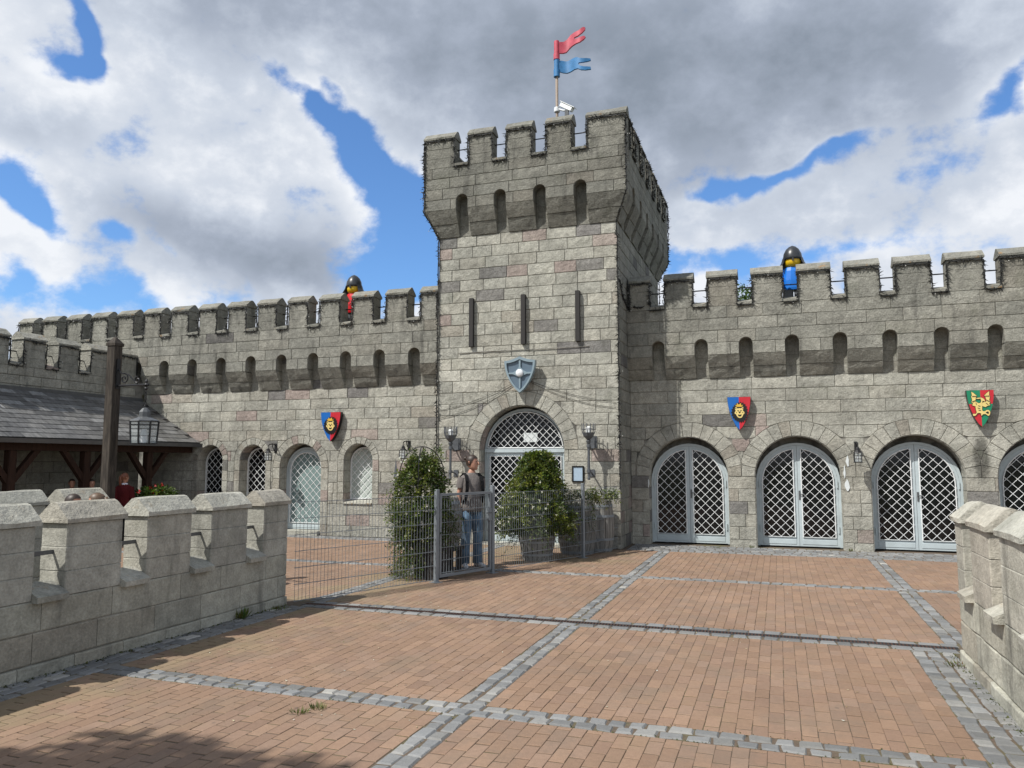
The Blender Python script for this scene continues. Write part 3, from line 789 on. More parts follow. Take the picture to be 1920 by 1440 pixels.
def arch_door(parent, cx, r, zs, zb, y, leaves=2, pitch=.18, rail=.20, stile=.075, fr=.055, pane='pane', name='door', transom=None, handle=True, label=None, hinge=True, barw=.0042):
    O = arch_path(cx, r, zs, zb); I = arch_path(cx, r - fr, zs, zb)
    mb = MB(); mb.band(O + [], I, y - .035, y + .05)
    mb.f = [f for f in mb.f]  # ring incl. threshold gap
    d = mb.build(name, M['doorpaint'], parent)
    if label: d['label'] = label
    xs = [cx - r + fr, cx + r - fr]; ri = r - fr - .004
    top = zs if transom is None else transom
    if transom is not None:
        MB().box(cx - r + .01, cx + r - .01, y - .075, y + .05, transom - .045, transom + .03).build('transom', M['doorpaint'], d)
        mb = MB()
        for i in range(14): mb.lathe([(.011, 0), (.009, .008), (0.001, .010)], 6, (0, 0, 0))
        fan_in = lambda x, z: z > transom + .05 and (x - cx) ** 2 + (z - zs) ** 2 < (ri - .03) ** 2
        lattice_mb(fan_in, cx - r, cx + r, transom + .05, zs + r, pitch, y - .055, barw).build('lattice', M['lattice'], d)
        P = [(cx - ri + .02, transom + .05)] + [(cx - (ri - .02) * math.cos(math.pi * i / 20), zs + (ri - .02) * math.sin(math.pi * i / 20)) for i in range(1, 20)] + [(cx + ri - .02, transom + .05)]
        MB().tube([(a, y - .05, b) for a, b in P], .012, 6, closed=True).build('lattice_frame', M['lattice'], d)
        MB().prism([(cx - ri, transom)] + [(cx - ri * math.cos(math.pi * i / 20), max(transom, zs + ri * math.sin(math.pi * i / 20))) for i in range(1, 20)] + [(cx + ri, transom)], y + .02, y + .03, 'y').build('pane', M[pane], d)
    n = leaves; wl = (xs[1] - xs[0]) / n
    for k in range(n):
        xa, xb = xs[0] + k * wl + (.003 if k else 0), xs[0] + (k + 1) * wl - (.003 if k < n - 1 else 0)
        if transom is None:
            T = lambda x: zs + math.sqrt(max(0, ri * ri - (x - cx) ** 2))
            Op = leaf_path(xa, xb, zb + .01, cx, ri, zs); Ip = leaf_path(xa + stile, xb - stile, zb + rail, cx, ri - stile, zs)
            inside = lambda x, z, a=xa + stile - .012, b=xb - stile + .012: a < x < b and z > zb + rail - .012 and (z < zs or (x - cx) ** 2 + (z - zs) ** 2 < (ri - stile + .012) ** 2)
            ztop = zs + ri
        else:
            Op = [(xa, zb + .01), (xa, transom - .05), (xb, transom - .05), (xb, zb + .01)]; Ip = [(xa + stile, zb + rail), (xa + stile, transom - .05 - stile), (xb - stile, transom - .05 - stile), (xb - stile, zb + rail)]
            inside = lambda x, z, a=xa + stile - .012, b=xb - stile + .012: a < x < b and zb + rail - .012 < z < transom - .05 - stile + .012
            ztop = transom
        lf = MB().band(Op, Ip, y - .028, y + .03); lf.build('leaf', M['doorpaint'], d)
        if rail > .1: MB().bbox(xa + .05, xb - .05, y - .036, y - .024, zb + .05, zb + rail - .045, .006).build('kick_panel', M['doorpaint'], d)
        MB().prism([(p[0], p[1]) for p in Ip], y + .012, y + .02, 'y').build('pane', M[pane], d)
        lattice_mb(inside, xa + stile - .01, xb - stile + .01, zb + rail - .012, ztop, pitch, y - .045, barw).build('lattice', M['lattice'], d)
        In2 = [(p[0], y - .046, p[1]) for p in Ip]
        MB().tube(In2, .011, 5, closed=True).build('lattice_frame', M['lattice'], d)
        if hinge:
            xe = xa + .012 if k == 0 else xb - .012
            for z in (zb + .28, zb + (zs - zb) * .92): MB().lathe([(.014, 0), (.014, .13)], 8, (xe, y - .045, z)).build('hinge', M['doorpaint'], d)
    if handle:
        hx = (xs[0] + xs[1]) / 2 + .03 if n == 2 else xs[1] - .04
        hb = MB(); hb.box(hx - .016, hx + .016, y - .036, y - .028, zb + .92, zb + 1.10)
        hb.tube([(hx, y - .03, zb + 1.03), (hx, y - .075, zb + 1.03), (hx + (.09 if n == 2 else -.11), y - .078, zb + 1.03)], .010, 6); hb.build('handle', M['lead'], d)
    return d
def arch_window(parent, cx, r, zs, zb, y, pitch=.098, pane='pane', label=None):
    O = arch_path(cx, r, zs, zb, 16); I = arch_path(cx, r - .03, zs, zb + .03, 16)
    d = MB().band(O, I, y - .02, y + .03).build('window', M['lattice'], parent)
    if label: d['label'] = label
    inside = lambda x, z: abs(x - cx) < r - .02 and z > zb + .02 and (z < zs or (x - cx) ** 2 + (z - zs) ** 2 < (r - .02) ** 2)
    lattice_mb(inside, cx - r, cx + r, zb + .02, zs + r, pitch, y - .03, .0042).build('lattice', M['lattice'], d)
    MB().prism(O, y + .012, y + .018, 'y').build('pane', M[pane], d)
    return d

# ================================================================ RIGHT CURTAIN WALL (face at y=16.2, parapet leaning out to 15.95)
OV = .25
def curtain(name, label, x0, x1, Y, ch, nlow, z0, zc_b, zc_t, slots, slot_r, slot_zs, zsill, ze, zr, holes, colL, colU, seed, merl, thick=.36, ring=None, skip_lower=None, mitreR=False, lowL=.52):
    t = thing(name, label, 'castle wall', (0, Y, 0))
    r = random.Random(seed)
    SH = [Hole(c, slot_r, slot_zs, zc_t - 1) for c in slots]
    core = MB()
    lx0 = skip_lower if skip_lower is not None else x0
    sheet(core, lx0, x1, -.1, slot_zs + .4, .013, holes)
    for h in holes: reveal(core, h, .013, .5)
    sheet(core, x0, x1, zc_t, zsill - .05, -OV + .013, SH)
    core.box(x0, x1, .42, .95, -.1, zsill - .06); core.box(x0, x1, -OV + .02, .95, zsill - .09, zsill - .03)
    core.box(x0, x1, -OV + .03, .42, slot_zs + slot_r + .06, zsill - .09)
    core.build('wall_core', M['mortar'], t)
    courses(t, lx0, x1, z0, nlow, ch, 0., holes, lowL, .0032, colL, .0028, seed)
    nup = 4; cu = (zsill - .055 - zc_t) / nup
    courses(t, x0, x1, zc_t, nup, cu, -OV, SH, .74, .0024, colU, .003, seed + 1, 'stone_up')
    # stones seen at the back of the slots
    ed = [x0] + [v for c in sorted(slots) for v in (c - slot_r, c + slot_r)] + [x1]
    for i in range(0, len(ed), 2):
        if ed[i + 1] - ed[i] > .05: corbel(t, ed[i], ed[i + 1], zc_t, zc_b, OV, colU, r)
    for h in SH:
        for zz in range(int((slot_zs + slot_r - zc_b) / .21) + 1):
            a = zc_b + zz * .21; b = min(a + .205, slot_zs + slot_r + .02)
            if b - a > .04: MB().box(h.cx - h.r + .002, h.cx + h.r - .002, -.004, .012, a, b).build('slot_stone', M['stone_up'], t, color=colU(r))
        # arched head of the slot: smooth lining
        P = [(h.cx - h.r * math.cos(math.pi * i / 12), h.zs + h.r * math.sin(math.pi * i / 12)) for i in range(13)]
        Q = [(h.cx - (h.r + .03) * math.cos(math.pi * i / 12), h.zs + (h.r + .03) * math.sin(math.pi * i / 12)) for i in range(13)]
        MB().band(P, Q, -OV + .016, .012, False).build('slot_lining', M['stone_up'], t, color=colU(r))
        for s in (-1, 1): MB().box(*sorted((h.cx + s * h.r, h.cx + s * (h.r + .03))), -OV + .016, .012, zc_t - .02, h.zs).build('slot_lining', M['stone_up'], t, color=colU(r))
    for a, b in merl: merlon(t, a, b, zsill - .055, ze, zr, -OV, thick, colU, r, .92)
    ms = sorted(merl)
    for (a, b), (c, d) in zip(ms, ms[1:]):
        if c - b < .6: sill(t, b, c, zsill, -OV, thick, colU, r)
    MB().tube([(min(m[0] for m in merl), -OV + .26, 5.24), (max(m[1] for m in merl), -OV + .26, 5.24)], .013, 6).build('safety_rail', M['iron'], t)
    return t, r
def merlon_string_paths(ms, zsill, ze, y, ends=(True, True)):
    """one wire that follows the crenellations"""
    P = []
    for i, (a, b) in enumerate(sorted(ms)):
        P += [(a - .01, y, zsill - .06), (a + .0, y, ze - .03), (b - .0, y, ze - .03), (b + .01, y, zsill - .06)]
    return [P]
YR = 16.2
slotsR = [-2.285 + .8725 * k for k in range(10)]
merR = [(-2.86, -2.44)] + [(-2.135 + .8705 * k, -1.56 + .875 * k) for k in range(9)]
DOORS = [Hole(-1.76 + 2.11 * k, .80, 1.40, -1.) for k in range(4)]
for h in DOORS: h.R = 1.10
colR_L = pal(.05, .04, .90, .03); colR_U = pal(.0, .0, .66, .03)
wr, rr_ = curtain('castle_wall', 'grey stone curtain wall with battlements and four arched double doors right of tower', -2.93, 5.6, YR, .25, 14, -.10, 3.40, 3.85, slotsR, .13, 4.05, 4.90, 5.44, 5.62, DOORS, colR_L, colR_U, 11, merR, lowL=.72)
for k, h in enumerate(DOORS):
    voussoirs(wr, h, 1.10, 15, pal(0, .03, .89, .03), 40 + k, 1.052)
    reveal_blocks(wr, Hole(h.cx, h.r, h.zs, -.02), .012, .42, colR_L, 60 + k)
    arch_door(wr, h.cx, .79, 1.28, .02, .31, 2, .178, .19, .07, .05)
light_string('string_lights', 'dark string of fairy lights outlining the battlements of the right wall', merlon_string_paths(merR, 4.90, 5.44, -OV - .012), (0, YR, 0), 0, 5)

# ================================================================ LEFT CURTAIN WALL (face at y=15.55)
YL = 15.55
slotsL = [-7.572 - .8680 * k for k in range(14)]
merL = [(-7.42, -7.02)] + [(-8.285 - .866 * k, -7.745 - .8665 * k) for k in range(14)]
WIN = [Hole(-13.20, .37, 1.73, .729, .53, True), Hole(-11.95, .37, 1.73, .729, .53, True), Hole(-9.07, .37, 1.73, .729, .53, True)]
LD = Hole(-10.61, .565, 1.55, -1., .76, True)
colL_L = pal(.075, .08, .93); colL_U = pal(.02, .0, .64, .02)
wl, rr_ = curtain('castle_wall', 'grey stone curtain wall with battlements, three lattice windows and a narrow door left of tower', -19.6, -6.9, YL, .2430, 14, 0., 3.40, 3.85, slotsL, .14, 4.07, 4.88, 5.44, 5.62, WIN + [LD], colL_L, colL_U, 21, merL, skip_lower=-15.3, lowL=.59)
for k, h in enumerate(WIN + [LD]):
    voussoirs(wl, h, h.R, 11 if h.r < .5 else 13, pal(0, .06, .93), 80 + k)
    jamb_stones(wl, h, h.R, h.zb if h.zb > 0 else 0., .243, pal(.02, .06, .93), 90 + k)
    reveal_blocks(wl, Hole(h.cx, h.r, h.zs, max(h.zb, 0.)), .012, .40, colL_L, 100 + k)
for k, h in enumerate(WIN):
    MB().prism([(-.03, .735), (-.03, .765), (.36, .83), (.36, .735)], h.cx - h.r + .004, h.cx + h.r - .004, 'x').build('window_sill', M['cap'], wl, color=LIGHT[k])
    arch_window(wl, h.cx, .36, 1.67, .83, .30, .178, 'blind' if k == 2 else 'pane', 'lattice window with a pale blind drawn behind it' if k == 2 else None)
arch_door(wl, LD.cx, .555, 1.48, .10, .30, 1, .178, .16, .075, .05, 'pane_pale', hinge=False)
MB().box(LD.cx - .56, LD.cx + .56, -.10, .42, -.05, .10).build('door_step', M['stone'], wl, color=LIGHT[0])
light_string('string_lights', 'dark string of fairy lights outlining the battlements of the left wall', merlon_string_paths(merL, 4.88, 5.44, -OV - .012), (0, YL, 0), 0, 6)

# ================================================================ TOWER
TX0, TX1, TY0 = -6.86, -2.93, 15.03
TB, TT, TSL, TSILL, TE, TR = 6.54, 7.09, 7.27, 8.09, 8.68, 8.87
tw = thing('castle_tower', 'square grey stone gate tower with overhanging crenellated top and arched doorway', 'castle tower', (0, 0, 0))
rt = random.Random(5)
colT_L = pal(.08, .08, .94); colT_U = pal(.0, .0, .52, .02); colT_shade = pal(.03, .03, .60, 0)  # last palette: side faces, with extra shade put into the stone colour
TD = Hole(-4.975, .915, 1.938, -1.); TD.R = 1.20
tslots = [-6.23, -5.363, -4.492, -3.628]
DEPTH = 5.62       # lower depth; the top is .25 bigger all round
SIDE_SL = [.70 + .19 + .868 * k - .25 for k in range(6)]
core = MB()
fr_ = lambda x, y, z: (x, y, z)
sheet(core, TX0, TX1, -.1, TSL + .4, TY0 + .013, [TD]); reveal(core, TD, TY0 + .013, TY0 + .5)
core.box(TX0 + .0, TX1 - .013, TY0 + .5, TY0 + DEPTH, -.1, TT + .3)
core.add([(TX1 - .013, TY0 + .01, -.1), (TX1 - .013, TY0 + .52, -.1), (TX1 - .013, TY0 + .52, TT + .4), (TX1 - .013, TY0 + .01, TT + .4)], [(0, 1, 2, 3)])
core.add([(TX0 + .013, TY0 + .01, -.1), (TX0 + .013, TY0 + .52, -.1), (TX0 + .013, TY0 + .52, TT + .4), (TX0 + .013, TY0 + .01, TT + .4)], [(3, 2, 1, 0)])
core.build('tower_core', M['mortar'], tw)
def tower_side(tag_, length, slots, merl, holes_low, rot, org, nlow, single, seed, low=True, zlow0=0.):
    """one face of the tower in its own frame: u along the face, front at y=0"""
    e_ = bpy.data.objects.new(tag_, None)
    Mx = Matrix.Translation(org) @ Matrix.Rotation(rot, 4, 'Z')
    def fix(o): o.matrix_basis = Mx @ o.matrix_basis; return o
    before = set(col.objects)
    r = random.Random(seed); SH = [Hole(c, .132, TSL, TT - 1) for c in slots]
    cm = MB(); sheet(cm, -OV, length + OV, TT, TSILL - .05, -OV + .013, SH)
    cm.box(-OV + .03, length + OV - .03, -OV + .03, .3, TSL + .132 + .06, TSILL - .06)
    cm.build('parapet_core', M['mortar'], tw)
    jl = None if single else []
    if low: courses(tw, 0, length, zlow0, nlow, .2422, 0., holes_low, .545, .0032, colT_L if single else colT_shade, .0028, seed, join=jl)
    courses(tw, -OV, length + OV, TT, 4, (TSILL - .055 - TT) / 4, -OV, SH, .70, .0024, colT_U, .003, seed + 1, 'stone_up', join=jl)
    if jl: joined('side_blocks', jl, 'stone_upv', tw)
    ed = [0] + [v for c in slots for v in (c - .132, c + .132)] + [length]
    for i in range(0, len(ed), 2): corbel(tw, ed[i], ed[i + 1], TT, TB, OV, colT_U, r, i == 0, i == len(ed) - 2)
    for h in SH:
        for zz in range(4):
            a = TB + zz * .235; MB().box(h.cx - .13, h.cx + .13, -.004, .012, a, a + .232).build('slot_stone', M['stone_up'], tw, color=colT_U(r))
        P = [(h.cx - h.r * math.cos(math.pi * i / 12), h.zs + h.r * math.sin(math.pi * i / 12)) for i in range(13)]
        Q = [(h.cx - (h.r + .03) * math.cos(math.pi * i / 12), h.zs + (h.r + .03) * math.sin(math.pi * i / 12)) for i in range(13)]
        MB().band(P, Q, -OV + .016, .012, False).build('slot_lining', M['stone_up'], tw, color=colT_U(r))
        for s in (-1, 1): MB().box(*sorted((h.cx + s * h.r, h.cx + s * (h.r + .03))), -OV + .016, .012, TT - .02, h.zs).build('slot_lining', M['stone_up'], tw, color=colT_U(r))
    for i, (a, b) in enumerate(merl):
        merlon(tw, a, b, TSILL - .055, TE, TR, -OV, .32, colT_U, r)
    for (a, b), (c, d) in zip(merl, merl[1:]): sill(tw, b, c, TSILL, -OV, .32, colT_U, r)
    MB().tube([(-.1, -OV + .2, 8.47), (length + .1, -OV + .2, 8.47)], .013, 6).build('safety_rail', M['iron'], tw)
    for o in set(col.objects) - before:
        if o.parent == tw: fix(o)
    bpy.data.objects.remove(e_)
FL = TX1 - TX0
merF = [(-OV, .45), (.78, 1.325), (1.645, 2.195), (2.52, 3.06), (3.38, FL + OV)]
TD_l = Hole(TD.cx - TX0, TD.r, TD.zs, -1.); TD_l.R = TD.R
tower_side('f', FL, [s - TX0 for s in tslots], merF, [TD_l], 0, (TX0, TY0, 0), 27, True, 31)
sl_s = [.61 + .868 * k for k in range(6)]
merS = [(-OV + .33, .45)] + [(.77 + .868 * k, 1.315 + .868 * k) for k in range(5)] + [(.77 + .868 * 5, DEPTH + OV)]
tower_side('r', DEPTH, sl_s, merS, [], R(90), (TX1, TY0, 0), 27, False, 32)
merB = [(-OV + .33, .45), (.78, 1.325), (1.645, 2.195), (2.52, 3.06), (3.38, FL + OV)]
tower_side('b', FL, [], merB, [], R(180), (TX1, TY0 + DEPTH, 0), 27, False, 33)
merW = [(-OV + .33, .45)] + [(.77 + .868 * k, 1.315 + .868 * k) for k in range(5)] + [(.77 + .868 * 5, DEPTH + OV - .33)]
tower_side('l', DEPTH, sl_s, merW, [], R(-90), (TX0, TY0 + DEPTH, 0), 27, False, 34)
MB().box(TX0 - OV + .05, TX1 + OV - .05, TY0 - OV + .05, TY0 + DEPTH + OV - .05, TSILL - .25, TSILL - .16).build('tower_roof', M['lead'], tw)
voussoirs(tw, TD, 1.20, 17, pal(.0, .14, .94), 51, None, .012, TY0)
before = set(col.objects); reveal_blocks(tw, Hole(TD.cx, TD.r, TD.zs, 0.), .012, .50, colT_L, 52)
tdoor = arch_door(tw, TD.cx, .90, 1.90, .02, .30, 2, .155, .20, .075, .05, transom=1.93)
for o in set(col.objects) - before:
    if o.parent == tw: o.location.y += TY0
MB().box(TD.cx - .9, TD.cx + .9, TY0 - .06, TY0 + .45, -.03, .045).build('door_step', M['stone'], tw, color=LIGHT[0])
MB().box(-5.02, -4.72, .296, .300, 2.10, 2.29).build('notice', M['paper'], tdoor)
for x in (-6.07, -4.91, -3.75):
    MB().box(x - .045, x + .045, TY0 - .085, TY0 + .0, 4.115, 5.155).build('slit_bar', M['slit'], tw)
# strings of lights on the tower
def toworld(paths, rot, org):
    Mx = Matrix.Translation(org) @ Matrix.Rotation(rot, 4, 'Z'); return [[tuple(Mx @ Vector(p)) for p in P] for P in paths]
fp = merlon_string_paths(merF, TSILL, TE, -OV - .012)
light_string('string_lights', 'dark string of fairy lights outlining the front battlements at the top of the tower', toworld(fp, 0, (TX0, TY0, 0)), seed=8)
sp_ = merlon_string_paths(merS, TSILL, TE, -OV - .012)
light_string('string_lights', 'dark string of fairy lights outlining the battlements on the shaded side of the tower', sp_, (TX1, TY0, 0), R(90), seed=9)
light_string('string_lights', 'dark string of fairy lights running down the left edge of the tower', [[(TX0 - OV, TY0 - OV - .01, 8.62), (TX0 - OV, TY0 - OV - .01, TT), (TX0, TY0 - .02, TB), (TX0 - .01, TY0 - .02, 1.6)]], seed=10, dens=42)
light_string('string_lights', 'dark string of fairy lights running down the right front corner of the tower', [[(TX1 + OV, TY0 - OV - .01, 8.62), (TX1 + OV, TY0 - OV - .01, TT), (TX1 + .0, TY0 - .02, TB), (TX1 + .0, TY0 - .02, 1.15)]], seed=11, dens=42)
light_string('string_lights', 'dark string of fairy lights down the far back corner of the shaded tower side', [[(TX1 + OV + .02, TY0 + DEPTH + OV, 8.5), (TX1 + OV + .02, TY0 + DEPTH + OV, TT), (TX1 + .03, TY0 + DEPTH, TB), (TX1 + .03, TY0 + DEPTH, 5.2)]], seed=12, dens=42)
light_string('string_lights', 'short string of fairy lights drooping from the tower corner to the right wall', [[(TX1 + .02, TY0 + .1, 5.35), (TX1 + .02, TY0 + .5, 5.05), (TX1 + .02, TY0 + .95, 4.93), (TX1 + .35, YR - OV - .02, 4.92)]], seed=13)

# ================================================================ SIDE WALL AND LEAN-TO SHELTER ON THE LEFT
SX = -15.4
sw = thing('castle_wall', 'low crenellated stone wall above the slate roof at the far left', 'castle wall', (SX, 5.0, 0), R(90))
rs = random.Random(17); colS = pal(.03, .03, .78, 0); LEN = 15.55 - 5.0 - OV
cm = MB(); cm.box(0, LEN + OV, .013, .36, -.1, 3.74); cm.build('wall_core', M['mortar'], sw)
jl = []; courses(sw, 0, LEN + OV, 0., 13, .242, 0., (), .55, .005, colS, .004, 18, join=jl); joined('lower_blocks', jl, 'stone_v', sw)
courses(sw, 4.6, LEN, 3.146, 3, .2, -.004, (), .6, .004, colS, .003, 19, 'stone_up')
gy = [13.75 - .868 * k for k in range(9)]; edg = [LEN] + [v - 5.0 for q in gy for v in (q + .16, q - .16)]
mS = [(edg[i + 1], edg[i]) for i in range(0, len(edg) - 1, 2)]
mS = [(a, b) for a, b in mS if b - a < 2]
mS2 = []
for a, b in mS:
    if b - a > .9: mS2 += [(a, a + .55), (a + .87, b)]
    else: mS2.append((a, b))
for a, b in mS2: merlon(sw, a, b, 3.742, 4.34, 4.52, -.004, .36, colS, rs)
mS2.sort()
for (a, b), (c, d) in zip(mS2, mS2[1:]): sill(sw, b, c, 3.80, 0, .36, colS, rs)
MB().tube([(.2, .2, 4.08), (LEN, .2, 4.08)], .013, 6).build('safety_rail', M['iron'], sw)
light_string('string_lights', 'dark string of fairy lights outlining the low battlements above the slate roof', [[(a, -.02, z) for q in mS2 for a, z in ((q[0], 3.76), (q[0], 4.31), (q[1], 4.31), (q[1], 3.76))]], (SX, 5.0, 0), R(90), seed=14, dens=28)

sh_ = thing('shelter', 'lean-to shelter with grey slate roof and dark timber posts at the far left', 'shelter', (0, 0, 0))
EX, EZ, TX_, TZ_ = -13.50, 2.15, -15.39, 3.24
SY0, SY1 = 7.0, 15.52
ux, uz = EX - TX_, EZ - TZ_; SLN = math.hypot(ux, uz); ang = math.atan2(-uz, ux)
roof = MB(); 
nrm = Vector((-uz, 0, ux)).normalized()
def rp(s, y, h): return (TX_ + ux * s / SLN + nrm.x * h, y, TZ_ + uz * s / SLN + nrm.z * h)
roof.add([rp(0, SY0, -.08), rp(SLN, SY0, -.08), rp(SLN, SY1, -.08), rp(0, SY1, -.08), rp(0, SY0, 0), rp(SLN, SY0, 0), rp(SLN, SY1, 0), rp(0, SY1, 0)], [(0, 3, 2, 1), (4, 5, 6, 7), (0, 1, 5, 4), (1, 2, 6, 5), (2, 3, 7, 6), (3, 0, 4, 7)])
rf = roof.build('roof', M['slit'], sh_)
nrow = 11; row = SLN / nrow; sw_ = .36; cnt = 0; r = random.Random(23)
smesh = []
for v in range(4):
    q = random.Random(v); mb = MB(); L_, W_ = row * 1.25, sw_ - .006
    mb.add([(0, 0, .002), (L_, 0, .011 + q.uniform(0, .004)), (L_, W_, .011 + q.uniform(0, .004)), (0, W_, .002), (0, 0, -.004), (L_, 0, .001), (L_, W_, .001), (0, W_, -.004)],
           [(0, 1, 2, 3), (4, 7, 6, 5), (1, 5, 6, 2), (0, 4, 5, 1), (3, 2, 6, 7), (0, 3, 7, 4)]); smesh.append(mb.mesh('slate'))
for k in range(nrow):
    y = SY1 - sw_ * (.5 if k % 2 else 0)
    while y > 7.2:
        ya = y - sw_
        s = SLN - (k + 1) * row
        p = rp(max(0, s - row * .25), ya, .004 + .0005 * (k % 2)); kk = r.uniform(.7, 1.25)
        link('slate', r.choice(smesh), M['slate'], rf, p, (0, ang, 0), False, tuple(kk * c for c in r.choice([(.085, .084, .082), (.10, .098, .094), (.070, .069, .068), (.13, .13, .128)])))
        y -= sw_; cnt += 1
MB().box(TX_ + .0, TX_ + .05, SY0, SY1, TZ_ - .05, TZ_ + .06).build('flashing', M['lead'], sh_)
gt = MB(); gt.prism([(EX + .0, EZ - .10), (EX + .09, EZ - .10), (EX + .11, EZ - .015), (EX + .095, EZ - .015), (EX + .08, EZ - .085), (EX + .01, EZ - .085)], SY0, SY1 - .02, 'y'); gt.build('gutter', M['lead'], sh_)
MB().box(EX - .38, EX - .22, SY0, SY1, EZ - .24, EZ - .06).build('wall_plate', M['beam'], sh_)
for y in (9.10, 10.79, 12.47, 14.18):
    MB().bbox(EX - .38, EX - .22, y - .08, y + .08, 0, EZ - .242, .012).build('post', M['beam'], sh_)
    for s in (-1, 1):
        b_ = MB(); b_.prism([(y + s * .08, EZ - .88), (y + s * .08, EZ - .70), (y + s * .46, EZ - .245), (y + s * .60, EZ - .245)], EX - .35, EX - .25, 'x'); me = b_.mesh('brace'); fix_normals(me); link('brace', me, M['beam'], sh_)
for y in [7.5 + .8 * k for k in range(10)]:
    MB().add([rp(.1, y, -.16), rp(SLN - .05, y, -.16), rp(SLN - .05, y + .09, -.16), rp(.1, y + .09, -.16), rp(.1, y, -.081), rp(SLN - .05, y, -.081), rp(SLN - .05, y + .09, -.081), rp(.1, y + .09, -.081)], [(0, 3, 2, 1), (0, 1, 5, 4), (1, 2, 6, 5), (2, 3, 7, 6), (3, 0, 4, 7)]).build('rafter', M['beam'], sh_)

# ================================================================ FREESTANDING PARAPETS
def parapet(name, label, rot, org, length, t, mer, colf, seed, rails=True, L=.72):
    """u runs along the wall, front face at y=0"""
    p = thing(name, label, 'parapet', org, rot); r = random.Random(seed)
    MB().box(.01, length - .012, .013, t - .013, -.05, .60).build('wall_core', M['mortar'], p)
    zz = [-.04, .10, .345, .595]
    for k in range(3):
        a, b = zz[k], zz[k + 1]; x = -r.uniform(0, L) if k % 2 else 0
        while x < length:
            l = L * r.uniform(.8, 1.2) * (.7 if k == 0 else 1); u0, u1 = max(0, x), min(length, x + l); x += l
            if length - u1 < .12: u1 = length; x = length
            if u1 - u0 < .05: continue
            mb = MB(); nx = 5; vs = []; g_ = .003; wj = .006
            pr = -.02 if k == 0 else 0
            for i in range(nx):
                u = lerp(u0 + g_, u1 - g_, i / (nx - 1)); ed_ = i in (0, nx - 1)
                for (y, z) in ((pr + wj, a + g_), (pr, a + .014), (pr, (a + b) / 2), (pr, b - .014), (pr + wj, b - g_), (t - pr - wj, b - g_), (t - pr, b - .014), (t - pr, a + .014), (t - pr - wj, a + g_)):
                    yy = y + (wj if y < t / 2 else -wj) * (1 if ed_ else 0)
                    vs.append((u, yy + (0 if ed_ else r.uniform(-.004, .003)), z))
            fs = []
            for i in range(nx - 1):
                for q in range(9): q2 = (q + 1) % 9; fs.append((i * 9 + q, (i + 1) * 9 + q, (i + 1) * 9 + q2, i * 9 + q2))
            fs += [tuple(range(9)), tuple((nx - 1) * 9 + q for q in range(8, -1, -1))]
            me = MB().add(vs, fs).mesh('parapet_block'); fix_normals(me); link('parapet_block', me, M['parapet'], p, color=tuple(c * q_ for c, q_ in zip(colf(r), (.98, .98, .95))))
    for a, b in mer: merlon(p, a, b, .597, 1.185, 1.36, .0, t, colf, r, 1.12, 'parapet', 3, .025)
    ms = sorted(mer)
    for (a, b), (c, d) in zip(ms, ms[1:]): sill(p, b, c, .625, 0, t, colf, r, .10, .045, True, .06)
    if rails: MB().box(ms[0][0], ms[-1][1], t / 2 - .006, t / 2 + .006, .93, .965).build('safety_rail', M['lead'], p)
    return p
colP = pal(.0, .0, .90, .15); colP2 = pal(.0, .0, 1.06, .25)
# near left one: face looks to +X, u = Y
def mer_list(starts, w_, y0): return [(s - y0, s + w_ - y0) for s in starts]
y0 = 2.0
ml = mer_list([7.56 - .8715 * k for k in range(1, 7)], .575, y0) + [(7.555 - y0, 8.02 - y0)]
parapet('parapet_wall', 'low crenellated stone parapet with sunlit copings in the left foreground', R(90), (-5.62, y0, 0), 8.02 - y0, .29, [(max(0, a), b) for a, b in ml if b > .15], colP, 71)
ml2 = mer_list([7.23 - .868 * k for k in range(0, 6)], .575, y0)
parapet('parapet_wall', 'second stone parapet behind the left foreground one, beside the timber lamp post', R(90), (-8.25, y0, 0), 7.85 - y0, .29, [(max(0, a), b) for a, b in ml2 if b > .15], colP, 72)
# right one: face looks to -X, u runs towards the camera (-Y)
YE = 7.66
mr_ = [(0, .27)] + [(.56 + .862 * k, 1.14 + .862 * k) for k in range(6)]
parapet('parapet_wall', 'sunlit crenellated stone parapet at the right edge', R(-90), (1.43, YE, 0), 5.7, .30, [(a, min(b, 5.7)) for a, b in mr_], colP2, 73)

# ================================================================ FENCE AND GATE
FP = [(-5.52, 8.03), (-4.62, 10.13), (-4.20, 11.27), (-3.32, 13.52), (-2.99, 14.98)]
FH = 1.21
vw = MB(); vw.tube([(0, 0, .03), (0, 0, FH)], .0026, 4); vwm = vw.mesh('vertical_wire')
def wire_panel(parent, L, h0, h1, x0=0., mesh=None):
    n = int(L / .052)
    for i in range(n + 1):
        link('vertical_wire', mesh or vwm, M['galv'], parent, (x0 + .01 + (L - .02) * i / n, 0, 0))
    k = 7
    for i in range(k):
        z = lerp(h0, h1, i / (k - 1)); mb = MB()
        for s in (-1, 1): mb.tube([(x0, s * .0075, z), (x0 + L, s * .0075, z)], .0042, 4)
        mb.build('horizontal_wire', M['galv'], parent)
def fpost(parent, x, h=1.30, w_=.03):
    mb = MB(); mb.bbox(x - w_, x + w_, -w_, w_, 0, h, .004); mb.box(x - .07, x + .07, -.07, .07, 0, .008); mb.build('post', M['galv'], parent)
def seg(a, b): d = Vector(b) - Vector(a); return d.length, math.atan2(d.y, d.x)
L1, a1 = seg(FP[0], FP[1]); Lg, ag = seg(FP[1], FP[2]); L2, a2 = seg(FP[2], FP[3]); L3, a3 = seg(FP[3], FP[4])
f1 = thing('wire_fence', 'galvanised wire mesh fence panel running from the left parapet to the gate', 'fence', (*FP[0], 0), a1)
wire_panel(f1, L1 - .04, .04, FH); fpost(f1, L1, 1.30, .028)
